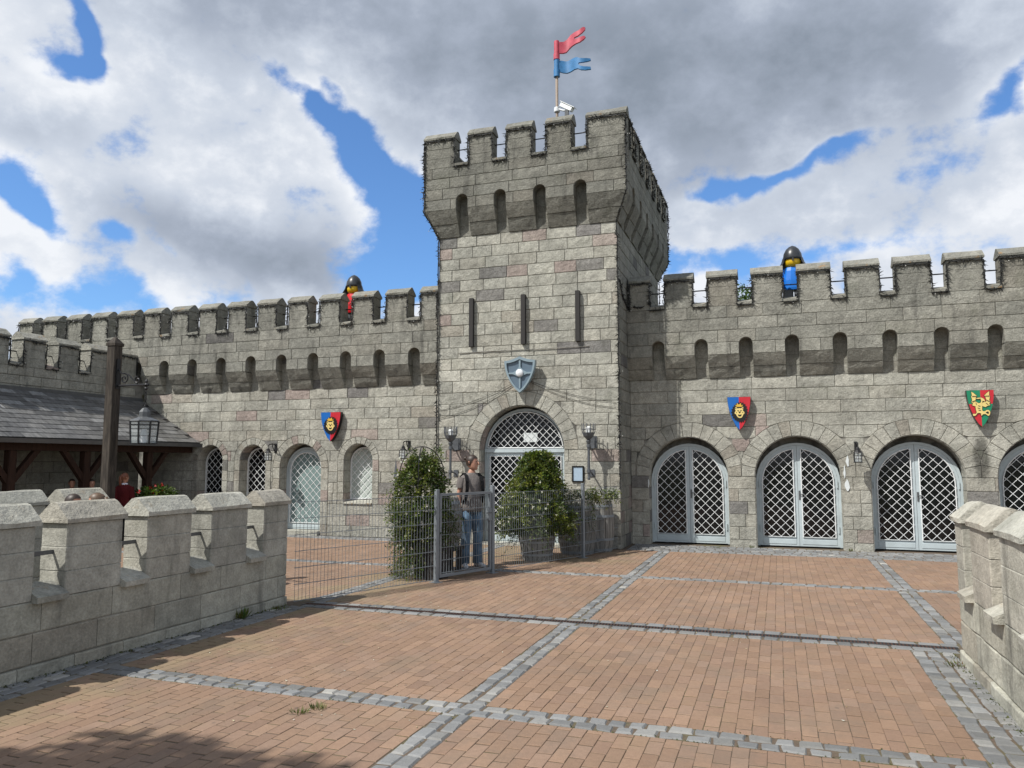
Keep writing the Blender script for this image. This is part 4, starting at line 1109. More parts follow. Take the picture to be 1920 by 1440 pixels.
f2 = thing('wire_fence', 'galvanised wire mesh fence from the gate to the tower, round planter behind it', 'fence', (*FP[2], 0), a2)
fpost(f2, 0, 1.33, .028); wire_panel(f2, L2 - .08, .04, FH, .04); fpost(f2, L2, 1.31, .026)
sub = a3 - a2
before = set(col.objects); wire_panel(f2, L3 - .04, .04, FH, .03)
Mx = Matrix.Translation((L2, 0, 0)) @ Matrix.Rotation(sub, 4, 'Z')
for o in set(col.objects) - before: o.matrix_basis = Mx @ o.matrix_basis
gt_ = thing('wire_gate', 'narrow galvanised wire mesh gate in a square tube frame before the standing man', 'gate', (*FP[1], 0), ag)
mb = MB()
for x in (.065, Lg - .065): mb.box(x - .019, x + .019, -.019, .019, .06, 1.24)
mb.box(.084, Lg - .084, -.018, .018, .06, .098); mb.box(.084, Lg - .084, -.018, .018, 1.202, 1.24); mb.build('frame', M['galv'], gt_)
gw = MB(); gw.tube([(0, 0, .105), (0, 0, 1.195)], .0035, 4); wire_panel(gt_, Lg - .18, .12, 1.18, .09, gw.mesh('vertical_wire'))
MB().box(Lg - .12, Lg - .05, -.03, .03, .80, .98).build('lock_case', M['galv'], gt_)
hb = MB(); hb.tube([(Lg - .10, -.025, .92), (Lg - .10, -.07, .92), (Lg - .21, -.07, .92)], .009, 6); hb.build('handle', M['lead'], gt_)

# ================================================================ SHIELDS
def shield_outline(w_, h, top=0., n=10):
    """flat-topped shield, tip at the bottom; x centred, z from 0 (top) down"""
    P = [(-w_ / 2, top)]
    for i in range(1, n + 1):
        t = i / n; P.append((-w_ / 2 * math.cos(t * math.pi / 2) ** .72 if t < 1 else 0, -h * t ** 1.0))
    L_ = P; Rr = [(-x, z) for x, z in L_[:-1]][::-1]
    return L_ + Rr
def poly(mb, pts, y0, y1): mb.prism(pts, y0, y1, 'y'); return mb
def plate(name, pts, y0, y1, mtl, parent, label=None):
    me = MB().prism(pts, y0, y1, 'y').mesh(name); fix_normals(me); o = link(name, me, M[mtl], parent)
    if label: o['label'] = label
    return o
def clip_half(pts, side):     # keep x<0 or x>0
    out = []
    n = len(pts)
    for i in range(n):
        a, b = pts[i], pts[(i + 1) % n]; ia, ib = a[0] * side >= -1e-9, b[0] * side >= -1e-9
        if ia: out.append(a)
        if ia != ib: t = a[0] / (a[0] - b[0]); out.append((0, lerp(a[1], b[1], t)))
    return out
def clip_z(pts, z, keep_up):
    out = []; n = len(pts)
    for i in range(n):
        a, b = pts[i], pts[(i + 1) % n]; f = (lambda p: p[1] >= z - 1e-9) if keep_up else (lambda p: p[1] <= z + 1e-9)
        if f(a): out.append(a)
        if f(a) != f(b): t = (a[1] - z) / (a[1] - b[1]); out.append((lerp(a[0], b[0], t), z))
    return out
FACE = [(560, 470), (600, 480), (625, 515), (680, 500), (735, 510), (765, 475), (800, 465), (805, 520), (780, 570), (830, 620), (830, 660), (790, 690), (780, 730), (735, 780), (685, 790), (630, 770), (590, 720), (575, 680), (535, 660), (535, 620), (570, 580), (545, 530)]
CROWN = [(540, 395), (575, 425), (605, 405), (605, 365), (630, 360), (645, 400), (670, 385), (690, 395), (705, 360), (735, 370), (735, 415), (765, 430), (800, 395), (775, 445), (740, 465), (620, 465), (580, 448)]
def lion_shield(label, loc, w_, h):
    t = thing('heraldic_shield', label, 'shield', loc)
    O = shield_outline(w_, h)
    plate('backing', [(x * 1.0, z) for x, z in O], -.06, .04, 'black', t)
    O2 = [(x * .985, z * .985 - .004) for x, z in O]
    plate('field_half', clip_half(O2, -1), -.075, -.058, 'blue', t, 'blue left half of the shield')
    plate('field_half', clip_half(O2, 1), -.075, -.058, 'red', t, 'red right half of the shield')
    m = lambda p: ((p[0] - 672) / 655 * w_, -(p[1] - 208) / 892 * h)
    r = random.Random(2); mane = []
    for i in range(44):
        a = 2 * math.pi * i / 44; k = (1.0 if i % 2 else .85) * (1 + .04 * math.sin(3 * a)); mane.append(m((688 + 240 * k * math.sin(a), 622 - 285 * k * math.cos(a))))
    plate('mane', mane, -.084, -.074, 'black', t)
    sc9 = lambda P: [m((684 + (x - 684) * .92, 620 + (y - 620) * .92)) for x, y in P]
    plate('lion_face', sc9(FACE), -.092, -.083, 'cream', t); plate('crown', sc9(CROWN), -.092, -.083, 'yellow', t)
    for F_ in ([(605, 572), (650, 560), (668, 592), (640, 588)], [(760, 572), (715, 560), (700, 592), (728, 588)], [(648, 605), (720, 605), (700, 640), (684, 655), (668, 640)], [(630, 680), (684, 700), (740, 680), (730, 730), (686, 745), (640, 730)], [(575, 610), (600, 625), (590, 650), (580, 640)], [(790, 610), (765, 625), (778, 650), (788, 640)], [(565, 490), (590, 500), (575, 530), (562, 520)], [(795, 490), (772, 500), (785, 530), (797, 520)]):
        plate('feature', sc9(F_), -.096, -.091, 'black', t)
    return t
lion_shield('blue and red shield with a crowned lion head on the left wall', (-9.735, YL - .06, 2.83), .52, .67)
lion_shield('blue and red shield with a crowned lion head above the doors of the right wall', (-.71, YR - .06, 2.99), .45, .67)
def dragon_shield(label, loc, w_, h):
    t = thing('heraldic_shield', label, 'shield', loc); O = shield_outline(w_, h)
    plate('backing', O, -.06, .04, 'black', t); O2 = [(x * .985, z * .985 - .004) for x, z in O]; zm = -h * .375
    for s, up, c, lb in ((-1, True, 'green', 'green quarter of the shield'), (1, True, 'red', 'red quarter of the shield'), (-1, False, 'red', 'red quarter of the shield'), (1, False, 'green', 'green quarter of the shield')):
        plate('field_quarter', clip_z(clip_half(O2, s), zm, up), -.075, -.058, c, t, lb)
    m = lambda p: ((p[0] - 722) / 780 * w_, -(p[1] - 165) / 1000 * h)
    WL = [(465, 205), (535, 250), (615, 320), (590, 365), (575, 420), (570, 470), (600, 490), (650, 520), (700, 520), (640, 580), (560, 600), (545, 600), (470, 575), (500, 530), (455, 485), (480, 440), (470, 390), (455, 335), (480, 310)]
    WR = [(975, 205), (905, 250), (830, 320), (860, 360), (880, 430), (875, 480), (800, 500), (745, 510), (750, 600), (850, 630), (890, 600), (980, 580), (955, 540), (990, 495), (960, 440), (975, 390), (990, 340), (965, 310)]
    BODY = [(600, 385), (660, 372), (740, 372), (800, 400), (835, 440), (830, 482), (772, 455), (755, 500), (748, 560), (748, 640), (742, 700), (760, 738), (830, 738), (860, 712), (920, 706), (962, 738), (968, 790), (940, 850), (900, 866), (875, 842), (830, 815), (760, 818), (722, 862), (703, 842), (715, 800), (650, 780), (600, 792), (572, 832), (540, 857), (488, 862), (473, 825), (490, 803), (558, 812), (588, 768), (568, 700), (560, 620), (580, 578), (640, 556), (690, 528), (728, 488), (733, 432), (700, 404), (640, 404), (600, 404)]
    for nm, P in (('wing', WL), ('wing', WR), ('dragon_body', BODY)):
        Q = [m(p) for p in P]; A = sum(Q[i - 1][0] * Q[i][1] - Q[i][0] * Q[i - 1][1] for i in range(len(Q)))
        Qo = inset(Q if A > 0 else Q[::-1], -.007)
        y = 0 if nm == 'wing' else -.004
        plate('outline', Qo, -.080 + y, -.074 + y, 'black', t); plate(nm, Q, -.088 + y, -.079 + y, 'cream', t)
    for F_ in ([(480, 325), (610, 325), (610, 335), (480, 340)], [(840, 325), (970, 325), (970, 340), (840, 335)], [(470, 470), (570, 440), (570, 452), (480, 485)], [(880, 430), (975, 480), (965, 490), (878, 445)], [(580, 500), (600, 560), (590, 565), (570, 510)], [(860, 510), (930, 560), (920, 566), (855, 520)], [(840, 770), (890, 745), (925, 760), (915, 810), (880, 800), (855, 785)], [(640, 580), (700, 600), (690, 612), (636, 595)], [(620, 640), (690, 660), (680, 672), (616, 655)], [(640, 700), (710, 710), (704, 722), (640, 715)], [(690, 395), (712, 392), (706, 404)]):
        plate('feature', [m(p) for p in F_], -.0965, -.091, 'black', t)
    return t
dragon_shield('red and green quartered shield with a golden dragon on the right wall', (3.535, YR - .06, 3.00), .44, .68)
# blue-grey shield over the tower door
ts = thing('heraldic_shield', 'plain blue-grey shield with a raised cross and white boss above the tower door', 'shield', (-4.94, TY0 - .13, 3.84))
def heater(w_, h, n=10):
    P = [(0, 0)]
    for i in range(1, 7): t = i / 6; P.append((-w_ / 2 * t, -.085 * math.sin(t * math.pi / 2) - .0 * t))
    for i in range(1, n + 1):
        t = i / n; P.append((-w_ / 2 * math.cos(t * math.pi / 2) ** .75 if t < 1 else 0, -.085 - (h - .085) * t))
    return P + [(-x, z) for x, z in P[1:-1]][::-1]
O = heater(.66, .745); I = [(x * .86, -.06 + (z) * .85) for x, z in O]; I2 = [(x * .82, -.07 + z * .82) for x, z in O]
plate('plate', [(x * .95, z * .96 - .01) for x, z in O], -.045, .03, 'steelblue', ts)
mb = MB().band(O, I, -.085, .03); me = mb.mesh('rim'); fix_normals(me); link('rim', me, M['steelmid'], ts)
mb = MB(); cz = -.345
for s in (-1, 1):
    mb.prism([(s * .275, cz + .016), (s * .15, cz + .018), (s * .085, cz + .05), (s * .018, cz + .12), (0, cz + .12), (0, cz - .12), (s * .018, cz - .10), (s * .085, cz - .045), (s * .15, cz - .018), (s * .275, cz - .016)], -.075, -.04, 'y')
mb.prism([(-.018, -.08), (.018, -.08), (.018, cz + .1), (-.018, cz + .1)], -.074, -.04, 'y'); mb.prism([(-.018, cz - .09), (.018, cz - .09), (.012, -.66), (-.012, -.66)], -.074, -.04, 'y')
me = mb.mesh('cross'); fix_normals(me); link('cross', me, M['steelmid'], ts)
bs = MB(); bs.add(*(lambda q: (q.v, q.f))(MB().lathe([(.082, 0), (.079, .02), (.056, .036), (.001, .042)], 20))); bo = bs.build('boss', M['white'], ts, (0, -.075, cz), (R(90), 0, 0), True)
# wires drooping from behind that shield, thin conduit above it
for i, (x1, z1, sg, lb) in enumerate(((-6.80, 2.78, .16, 'upper thin black cable drooping from the tower shield to the left edge'), (-6.80, 2.62, .24, 'lower thin black cable drooping from the tower shield to the left edge'), (-2.99, 2.86, .14, 'upper thin black cable drooping from the tower shield to the right corner'), (-2.99, 2.76, .22, 'lower thin black cable drooping from the tower shield to the right corner'))):
    P = []
    for k in range(17):
        t = k / 16; P.append((lerp(-4.94, x1, t), -.018, lerp(3.42, z1, t) - sg * 4 * t * (1 - t) * .55))
    tag(MB().tube(P, .0042, 5).build('cable', M['wire'], None, (0, TY0, 0)), lb, 'cable')
tag(MB().tube([(-6.37, -.016, 3.995), (-5.5, -.016, 4.004), (-4.6, -.016, 4.0), (-3.53, -.016, 4.012)], .008, 6).build('conduit_pipe', M['barrel'], None, (0, TY0, 0)), 'thin pale conduit pipe along the tower above the blue-grey shield', 'pipe')

# ================================================================ TORCHES, LANTERNS, NOTICE
def torch(label, loc):
    t = thing('torch_sconce', label, 'torch', loc)          # origin at the wall, z=0 at the lower end of the shaft
    cy = -.30
    MB().lathe([(.026, 0), (.03, .03), (.026, .06), (.026, .70), (.04, .72), (.05, .76), (.03, .78)], 10, (0, cy, 0)).build('shaft', M['torchiron'], t, smooth=False)
    mb = MB(); mb.lathe([(.03, .775), (.10, .85), (.125, .92)], 12, (0, cy, 0)); mb.build('bowl', M['torchiron'], t)
    for k in range(12):
        a = 2 * math.pi * k / 12; c, s = math.cos(a), math.sin(a)
        MB().tube([(c * .118, cy + s * .118, .90), (c * .135, cy + s * .135, .98), (c * .130, cy + s * .130, 1.06), (c * .140, cy + s * .140, 1.10)], [.009, .009, .010, .006], 4).build('basket_bar', M['torchiron'], t)
    MB().tube([(math.cos(2 * math.pi * k / 16) * .137, cy + math.sin(2 * math.pi * k / 16) * .137, .985) for k in range(16)], .008, 4, closed=True).build('basket_ring', M['torchiron'], t)
    MB().lathe([(.05, .86), (.055, 1.02), (.03, 1.04)], 12, (0, cy, 0)).build('lamp_glass', M['lattice'], t)
    for z, d in ((.66, .10), (.17, -.0)):
        MB().tube([(0, cy, z), (0, cy + .10, z - .01), (0, -.10, z - .03 - d * .3), (0, 0, z - .06)], .016, 6).build('bracket_arm', M['torchiron'], t)
        MB().lathe([(.042, -.03), (.042, .03)], 10, (0, cy, z)).build('collar', M['torchiron'], t)
    MB().box(-.10, .10, -.022, 0, .62, .86).build('wall_plate', M['torchiron'], t); MB().box(-.05, .05, -.018, 0, .06, .20).build('wall_plate', M['torchiron'], t)
    return t
torch('grey iron torch sconce on the tower left of the door, behind the standing man', (-6.42, TY0, 1.32))
torch('grey iron torch sconce on the tower right of the door above the framed notice', (-3.49, TY0, 1.34))
nf = thing('notice_frame', 'small black framed notice on the tower beside the door', 'notice', (-3.78, TY0, 1.29))
MB().band([(-.12, 0), (.12, 0), (.12, .32), (-.12, .32)], [(-.095, .025), (.095, .025), (.095, .295), (-.095, .295)], -.03, 0).build('frame', M['black'], nf)
MB().box(-.095, .095, -.018, -.004, .025, .295).build('panel', simple('notice_panel', (.36, .46, .56), .25, 0, .06, 3.), nf)
def lantern(label, loc, rot=0, big=1.):
    """wall lantern on an iron bracket; origin on the wall at the bracket plate"""
    t = thing('wall_lantern', label, 'lantern', loc, rot)
    MB().box(-.03, .03, -.016, 0, -.16, .06).build('wall_plate', M['iron'], t)
    MB().tube([(0, -.01, .02), (0, -.12, .05), (0, -.25, .035), (0, -.29, 0)], .012, 6).build('bracket_arm', M['iron'], t)
    MB().tube([(0, -.01, -.13), (0, -.06, -.10), (0, -.12, -.03), (0, -.14, .04)], .010, 6).build('bracket_brace', M['iron'], t)
    MB().tube([(0, -.29, .005), (0, -.29, -.06)], .006, 5).build('hook', M['iron'], t)
    cy = -.29
    MB().lathe([(.012, -.05), (.035, -.075), (.04, -.11), (.075, -.15), (.08, -.16)], 8, (0, cy, 0)).build('hood', M['iron'], t)
    mb = MB()
    for k in range(4):
        a = math.pi / 4 + k * math.pi / 2; mb.box(*(lambda x, y: (x - .006, x + .006, y - .006, y + .006))(math.cos(a) * .088, cy + math.sin(a) * .088), -.33, -.155)
    mb.box(-.072, .072, cy - .072, cy + .072, -.345, -.325)
    for z in (-.21, -.27):
        mb.box(-.066, .066, cy - .068, cy - .062, z - .003, z + .003); mb.box(.062, .068, cy - .066, cy + .066, z - .003, z + .003); mb.box(-.068, -.062, cy - .066, cy + .066, z - .003, z + .003)
    mb.box(-.003, .003, cy - .068, cy - .062, -.33, -.155); mb.build('cage', M['iron'], t)
    MB().box(-.06, .06, cy - .06, cy + .06, -.325, -.16).build('glass', M['clear'], t)
    MB().lathe([(.018, -.32), (.018, -.22)], 8, (0, cy, 0)).build('candle_lamp', M['white'], t)
    return t
lantern('black iron wall lantern between the lattice window and narrow door of the left wall', (-11.30, YL, 2.06))
lantern('black iron wall lantern half hidden above the tall climbing plant', (-7.78, YL, 2.10))
lantern('black iron wall lantern between two arched doors of the right wall', (1.42, YR, 2.02))
MBx = MB()
# lamp post with hanging lantern
lp = thing('lamp_post', 'square dark timber lamp post with a scrolled iron bracket at the left', 'lamp post', (-8.36, 7.93, 0))
pw = .068
MB().bbox(-pw, pw, -pw, pw, 0, 3.24, .008).build('post', M['post'], lp)
MB().lathe([(pw * 1.6, 0), (pw * 1.6, .035), (.01, .13)], 4, (0, 0, 3.235), rot=.5).build('post_cap', M['post'], lp)
MB().tube([(pw, 0, 2.70), (.50, 0, 2.70), (.60, 0, 2.70)], .014, 6).build('bracket_bar', M['iron'], lp)
def spiral(cx, cz, r0, turns, a0, sgn=1, n=26): return [(cx + r0 * (1 - .8 * i / n) * math.cos(a0 + sgn * turns * 2 * math.pi * i / n), 0, cz + r0 * (1 - .8 * i / n) * math.sin(a0 + sgn * turns * 2 * math.pi * i / n)) for i in range(n + 1)]
MB().tube(spiral(.185, 2.79, .07, 1.3, math.pi * .5, -1), .010, 5).build('scroll', M['iron'], lp)
MB().tube(spiral(.41, 2.765, .05, 1.3, math.pi * .5, 1), .010, 5).build('scroll', M['iron'], lp)
MB().tube([(pw, 0, 2.93), (.14, 0, 2.86), (.185, 0, 2.862), (.26, 0, 2.84), (.33, 0, 2.775), (.41, 0, 2.715)], .010, 5).build('scroll', M['iron'], lp)
MB().box(pw - .002, pw + .014, -.03, .03, 2.66, 3.06).build('wall_plate', M['iron'], lp)
MB().lathe([(.012, -.07), (.03, -.05), (.012, -.03), (.03, 0), (.014, .02), (.02, .045), (.004, .08)], 8, (.56, 0, 2.70)).build('finial', M['iron'], lp)
hl = thing('hanging_lantern', 'six-sided glass lantern hanging on a chain from the timber lamp post', 'lantern', (-7.80, 7.93, 1.93))
mb = MB()
for k in range(6):
    z = .385 + k * .045; mb.tube([(.011 * math.cos(a) * (1 if k % 2 else 0), .011 * math.cos(a) * (0 if k % 2 else 1), z + .028 * math.sin(a)) for a in [2 * math.pi * q / 10 for q in range(10)]], .0035, 4, closed=True)
mb.build('chain', M['iron'], hl)
MB().lathe([(.01, .385), (.03, .375), (.055, .345), (.06, .335), (.06, .285), (.07, .28), (.15, .245), (.155, .235)], 8, (0, 0, 0), rot=.5).build('hood', M['lead'], hl)
n8 = 8; mb = MB(); gl = MB()
for k in range(n8):
    a, b = 2 * math.pi * (k + .5) / n8, 2 * math.pi * (k + 1.5) / n8
    for (rt_, rb, z0_, z1_) in ((.15, .135, .235, 0.),): mb.tube([(rt_ * math.cos(a), rt_ * math.sin(a), z0_), (rb * math.cos(a), rb * math.sin(a), z1_)], .009, 4)
    for z in (0., .08, .155, .2, .235):
        q = lerp(.135, .15, z / .235); mb.tube([(q * math.cos(a), q * math.sin(a), z), (q * math.cos(b), q * math.sin(b), z)], .006 if z in (0., .235, .2) else .003, 4)
    gl = MB(); gl.add([(.148 * math.cos(a), .148 * math.sin(a), .235), (.148 * math.cos(b), .148 * math.sin(b), .235), (.133 * math.cos(b), .133 * math.sin(b), 0), (.133 * math.cos(a), .133 * math.sin(a), 0)], [(0, 1, 2, 3)]); gl.build('pane', M['clear'], hl)
mb.build('cage', M['iron'], hl)
hl.scale = (1.22, 1.22, 1.22); MB().lathe([(.13, 0), (.13, .008)], 8, rot=.5).build('base_plate', M['iron'], hl); MB().lathe([(.03, .01), (.034, .1), (.02, .16)], 10).build('lamp_bulb', M['white'], hl)

# ================================================================ FLAGPOLE AND CAMERA
fx, fy = -4.335, 15.62
fpole = thing('flagpole', 'thin tan flagpole with wavy red and blue swallow-tailed flags on the tower', 'flagpole', (fx, fy, TSILL - .16))
zb_ = TSILL - .16; K = .00155; ZF = lambda y: 10.94 - (y - 215) * K - zb_; XF_ = lambda x: (x - 197) * K
MB().tube([(0, 0, 0), (0, 0, 10.3 - zb_)], .032, 10).build('pole', M['polewood'], fpole, smooth=True)
RED = [(228, 235), (300, 230), (350, 200), (400, 155), (470, 140), (530, 135), (570, 105), (600, 92), (622, 100), (618, 130), (580, 175), (520, 210), (460, 215), (455, 235), (500, 245), (560, 235), (610, 222), (625, 240), (600, 275), (545, 310), (480, 315), (420, 325), (375, 350), (330, 390), (280, 400), (228, 400)]
BLU = [(228, 510), (280, 515), (340, 530), (400, 520), (450, 515), (500, 520), (540, 545), (590, 555), (640, 552), (685, 555), (688, 580), (640, 600), (590, 610), (525, 610), (520, 630), (550, 660), (600, 675), (685, 675), (688, 710), (620, 725), (560, 720), (510, 690), (460, 685), (400, 695), (340, 700), (280, 690), (228, 675)]
def flag(P, mtl, z_lo, z_hi, cuff, label, wav):
    sl = MB(); r_ = 38 * K
    sl.lathe([(r_ * 1.2, ZF(z_lo)), (r_ * 1.2, ZF(z_lo - cuff)), (r_, ZF(z_lo - cuff - 4)), (r_, ZF(z_hi))], 14); f = sl.build('flag', M[mtl], fpole, smooth=False); f['label'] = label
    # wavy cloth with thickness: dense strips so that it can bend out of plane
    def clipx(pts, x, keep_r):
        out = []; n = len(pts)
        for i in range(n):
            a, b = pts[i], pts[(i + 1) % n]; fa, fb = (a[0] >= x) == keep_r, (b[0] >= x) == keep_r
            if fa: out.append(a)
            if fa != fb: t = (x - a[0]) / (b[0] - a[0]); out.append((x, lerp(a[1], b[1], t)))
        return out
    Q = [(XF_(x), ZF(y)) for x, y in P]; off = lambda x: wav * math.sin((x - .05) * 9.5)
    def spans(x):
        z = []; n = len(Q)
        for i in range(n):
            (xa, za), (xb, zb2) = Q[i], Q[(i + 1) % n]
            if (xa > x) != (xb > x): z.append(lerp(za, zb2, (x - xa) / (xb - xa)))
        z.sort(); return list(zip(z[::2], z[1::2]))
    xs = sorted(set([q[0] for q in Q] + [lerp(min(q[0] for q in Q), max(q[0] for q in Q), i / 40) for i in range(41)])); mb = MB(); h_ = .022
    for xa, xb in zip(xs, xs[1:]):
        if xb - xa < 5e-4: continue
        A, B_ = spans(xa + 1e-5), spans(xb - 1e-5)
        if len(A) != len(B_): continue
        for (a0, a1), (b0, b1) in zip(A, B_):
            ya, yb = off(xa), off(xb)
            mb.add([(xa, ya - h_, a0), (xb, yb - h_, b0), (xb, yb - h_, b1), (xa, ya - h_, a1), (xa, ya + h_, a0), (xb, yb + h_, b0), (xb, yb + h_, b1), (xa, ya + h_, a1)], [(0, 1, 2, 3), (7, 6, 5, 4), (0, 4, 5, 1), (3, 2, 6, 7)])
    mb.build('cloth', M[mtl], f)
flag(RED, 'flagred', 490, 215, 85, 'faded red swallow-tailed flag on its sleeve', .05)
flag(BLU, 'flagblue', 745, 470, 110, 'blue swallow-tailed flag on its sleeve', .05)
cc_ = thing('security_camera', 'white security camera clamped to the flagpole above the battlements', 'camera', (fx, fy, 9.36))
MB().lathe([(.062, -.05), (.066, -.04), (.066, .04), (.062, .05)], 14).build('clamp', M['white'], cc_)
MB().tube([(.05, -.02, 0), (.16, -.05, -.06), (.24, -.06, -.07)], .022, 8).build('arm', M['white'], cc_)
hs = MB(); hs.bbox(-.17, .17, -.055, .055, 0, .09, .012); hs.box(-.19, .21, -.07, .07, .092, .104); o = hs.build('housing', M['lattice'], cc_, (.21, -.04, -.03)); o.rotation_euler = (0, R(34), R(-12))
o2 = MB().lathe([(.035, 0), (.03, .01)], 12).build('lens', M['black'], cc_, (.345, -.075, -.10)); o2.rotation_euler = (0, R(124), R(-12))
MB().box(.20, .28, -.10, -.02, -.20, -.07).build('junction_box', M['lead'], cc_)

# ================================================================ WATCHMEN FIGURES ON THE WALLS (plain toy-like sentries)
def sentry(label, loc, tunic, z0, s=1.):
    t = thing('sentry_figure', label, 'figure', loc)
    def B(name, mb, mtl, smooth=False): return mb.build(name, M[mtl], t, smooth=smooth)
    B('legs', MB().bbox(-.20, -.01, -.11, .11, 0, .42, .02).bbox(.01, .20, -.11, .11, 0, .42, .02), 'greylegs')
    mb = MB(); mb.lathe([(.235, .40), (.245, .44), (.235, .60), (.20, .80), (.175, .87), (.08, .90)], 14, sy=.62); B('tunic', mb, tunic)
    for q in (-1, 1):
        mb = MB(); mb.tube([(q * .17, 0, .82), (q * .25, -.03, .70), (q * .27, -.12, .56), (q * .24, -.22, .50)], [.07, .075, .065, .055], 8); B('arm', mb, tunic)
        MB().lathe([(.01, -.05), (.05, -.03), (.05, .03), (.01, .05)], 8, (q * .24, -.25, .50)).build('hand', M['facey'], t)
    mb = MB(); mb.lathe([(.09, .88), (.15, .92), (.165, .98), (.16, 1.08), (.12, 1.16)], 16); B('head', mb, 'facey', True)
    hm = MB(); hm.lathe([(.185, 1.035), (.19, 1.08), (.175, 1.17), (.13, 1.26), (.07, 1.315), (.004, 1.345)], 18); B('helmet', hm, 'helmet', True)
    hm = MB(); N = 16; vs = []
    for k in range(N + 1):
        a = lerp(-R(38), R(218), k / N); fl = .28
        for rr_2, z in ((.188, 1.07), (.215, .98), (fl, .865)): vs.append((math.cos(a) * rr_2, math.sin(a) * rr_2 * .9, z))
    fs = [(k * 3 + q, (k + 1) * 3 + q, (k + 1) * 3 + q + 1, k * 3 + q + 1) for k in range(N) for q in range(2)]
    g_ = MB().add(vs, fs).build('neck_guard', M['helmet'], t); sm = g_.modifiers.new('s', 'SOLIDIFY'); sm.thickness = .014
    MB().prism([(-.018, 1.05), (.018, 1.05), (.012, .985), (-.012, .985)], -.19, -.165, 'y').build('nose_guard', M['helmet'], t)
    return t
sentry('red-tunicked sentry figure in a dark helmet behind the left battlements', (-9.55, 16.02, 4.84), 'tunicred', 0)
sentry('blue-tunicked sentry figure in a dark helmet behind the right battlements', (.415, 16.62, 4.80), 'tunicblue', 0)

# ================================================================ FOLIAGE
def leaf_mesh(name, leaves, wd=.26):
    """leaves: list of (pos, dir, side, size, colour) -> folded diamond leaves"""
    n = len(leaves)
    P = np.array([l[0] for l in leaves]); Dd = np.array([l[1] for l in leaves]); S = np.array([l[2] for l in leaves]); z = np.array([l[3] for l in leaves])[:, None]
    Cc = np.array([l[4] for l in leaves])
    Dd = Dd / (np.linalg.norm(Dd, axis=1, keepdims=True) + 1e-9); S = S - Dd * np.sum(S * Dd, axis=1, keepdims=True); S = S / (np.linalg.norm(S, axis=1, keepdims=True) + 1e-9)
    N = np.cross(Dd, S)
    V = np.stack([P, P + Dd * z * .5 + S * z * wd + N * z * .08, P + Dd * z, P + Dd * z * .5 - S * z * wd + N * z * .08], 1).reshape(-1, 3)
    me = bpy.data.meshes.new(name); me.vertices.add(4 * n); me.vertices.foreach_set('co', V.astype(np.float32).ravel())
    base = np.arange(n)[:, None] * 4; T = np.concatenate([base + np.array([[0, 1, 2]]), base + np.array([[0, 2, 3]])], 1).ravel()
    me.loops.add(6 * n); me.loops.foreach_set('vertex_index', T.astype(np.int32)); me.polygons.add(2 * n)
    me.polygons.foreach_set('loop_start', (np.arange(2 * n) * 3).astype(np.int32)); me.polygons.foreach_set('loop_total', np.full(2 * n, 3, dtype=np.int32))
    me.update(calc_edges=True)
    a = me.color_attributes.new('Col', 'FLOAT_COLOR', 'POINT'); a.data.foreach_set('color', np.concatenate([np.repeat(Cc, 4, 0), np.ones((4 * n, 1))], 1).astype(np.float32).ravel())
    return me
def sprigs(r, origins, nleaf, length, size, greens, droop=.5, stem=None):
    out = []
    for (p, d) in origins:
        p = Vector(p); d = Vector(d).normalized(); L_ = length * r.uniform(.5, 1.35); c0 = r.choice(greens); k0 = r.uniform(.65, 1.3)
        path = []
        for i in range(nleaf):
            t = i / nleaf; q = p + d * L_ * t + Vector((0, 0, -droop * L_ * t * t)); path.append(q)
            s = Vector((r.gauss(0, 1), r.gauss(0, 1), r.gauss(0, 1))); ld_ = d * .5 + s.normalized() * .8 + Vector((0, 0, -.15))
            k = k0 * r.uniform(.7, 1.3)
            out.append((tuple(q + s * .008), tuple(ld_), (r.gauss(0, 1), r.gauss(0, 1), r.gauss(0, .6)), size * r.uniform(.6, 1.3), tuple(x * k for x in c0)))
        if stem is not None: stem.tube([path[0], path[len(path) // 2], path[-1]], .0025, 3, cap=False)
    return out
def petals(r, pts, size, colr):
    out = []
    for p in pts:
        for k in range(5):
            a = 2 * math.pi * k / 5 + r.random(); d = Vector((math.cos(a), r.uniform(-.7, .1), math.sin(a))); out.append((tuple(p), tuple(d), (r.gauss(0, 1), .3, r.gauss(0, 1)), size * r.uniform(.8, 1.3), tuple(c * r.uniform(.9, 1.05) for c in colr)))
    return out
GREEN = [(.045, .080, .016), (.065, .105, .020), (.095, .135, .026), (.032, .058, .014), (.13, .155, .034)]
def shell_points(r, n, fr, zlo, zhi, hollow=.55):
    """points in a body of revolution, radius fr(t, angle)"""
    out = []
    for i in range(n):
        t = r.random(); a = r.uniform(0, 2 * math.pi); k = math.sqrt(r.uniform(hollow ** 2, 1)); q = fr(t, a) * k
        out.append(((math.cos(a) * q, math.sin(a) * q, lerp(zlo, zhi, t)), (math.cos(a), math.sin(a), r.uniform(-.2, .7))))
    return out
# --- tall climber on a wire obelisk, left of the gate
r = random.Random(101)
cl = thing('climbing_plant', 'tall white-flowered climbing plant on a hooped trellis left of the gate', 'plant', (-5.02, 10.46, 0))
bump_ = lambda a, t, s: 1 + .16 * math.sin(3 * a + 5 * t + s) + .12 * math.sin(7 * a - 9 * t + s)
fr1 = lambda t, a: (.14 + .22 * math.sin(min(1, (t + .08) * 1.05) * math.pi) ** .7) * bump_(a, t, 1.) * (.8 if t > .9 else 1)
st = MB()
lv = sprigs(r, shell_points(r, 800, fr1, .55, 1.76, .35), 16, .17, .047, GREEN + [(.15, .17, .035), (.11, .14, .03)], .5, st)
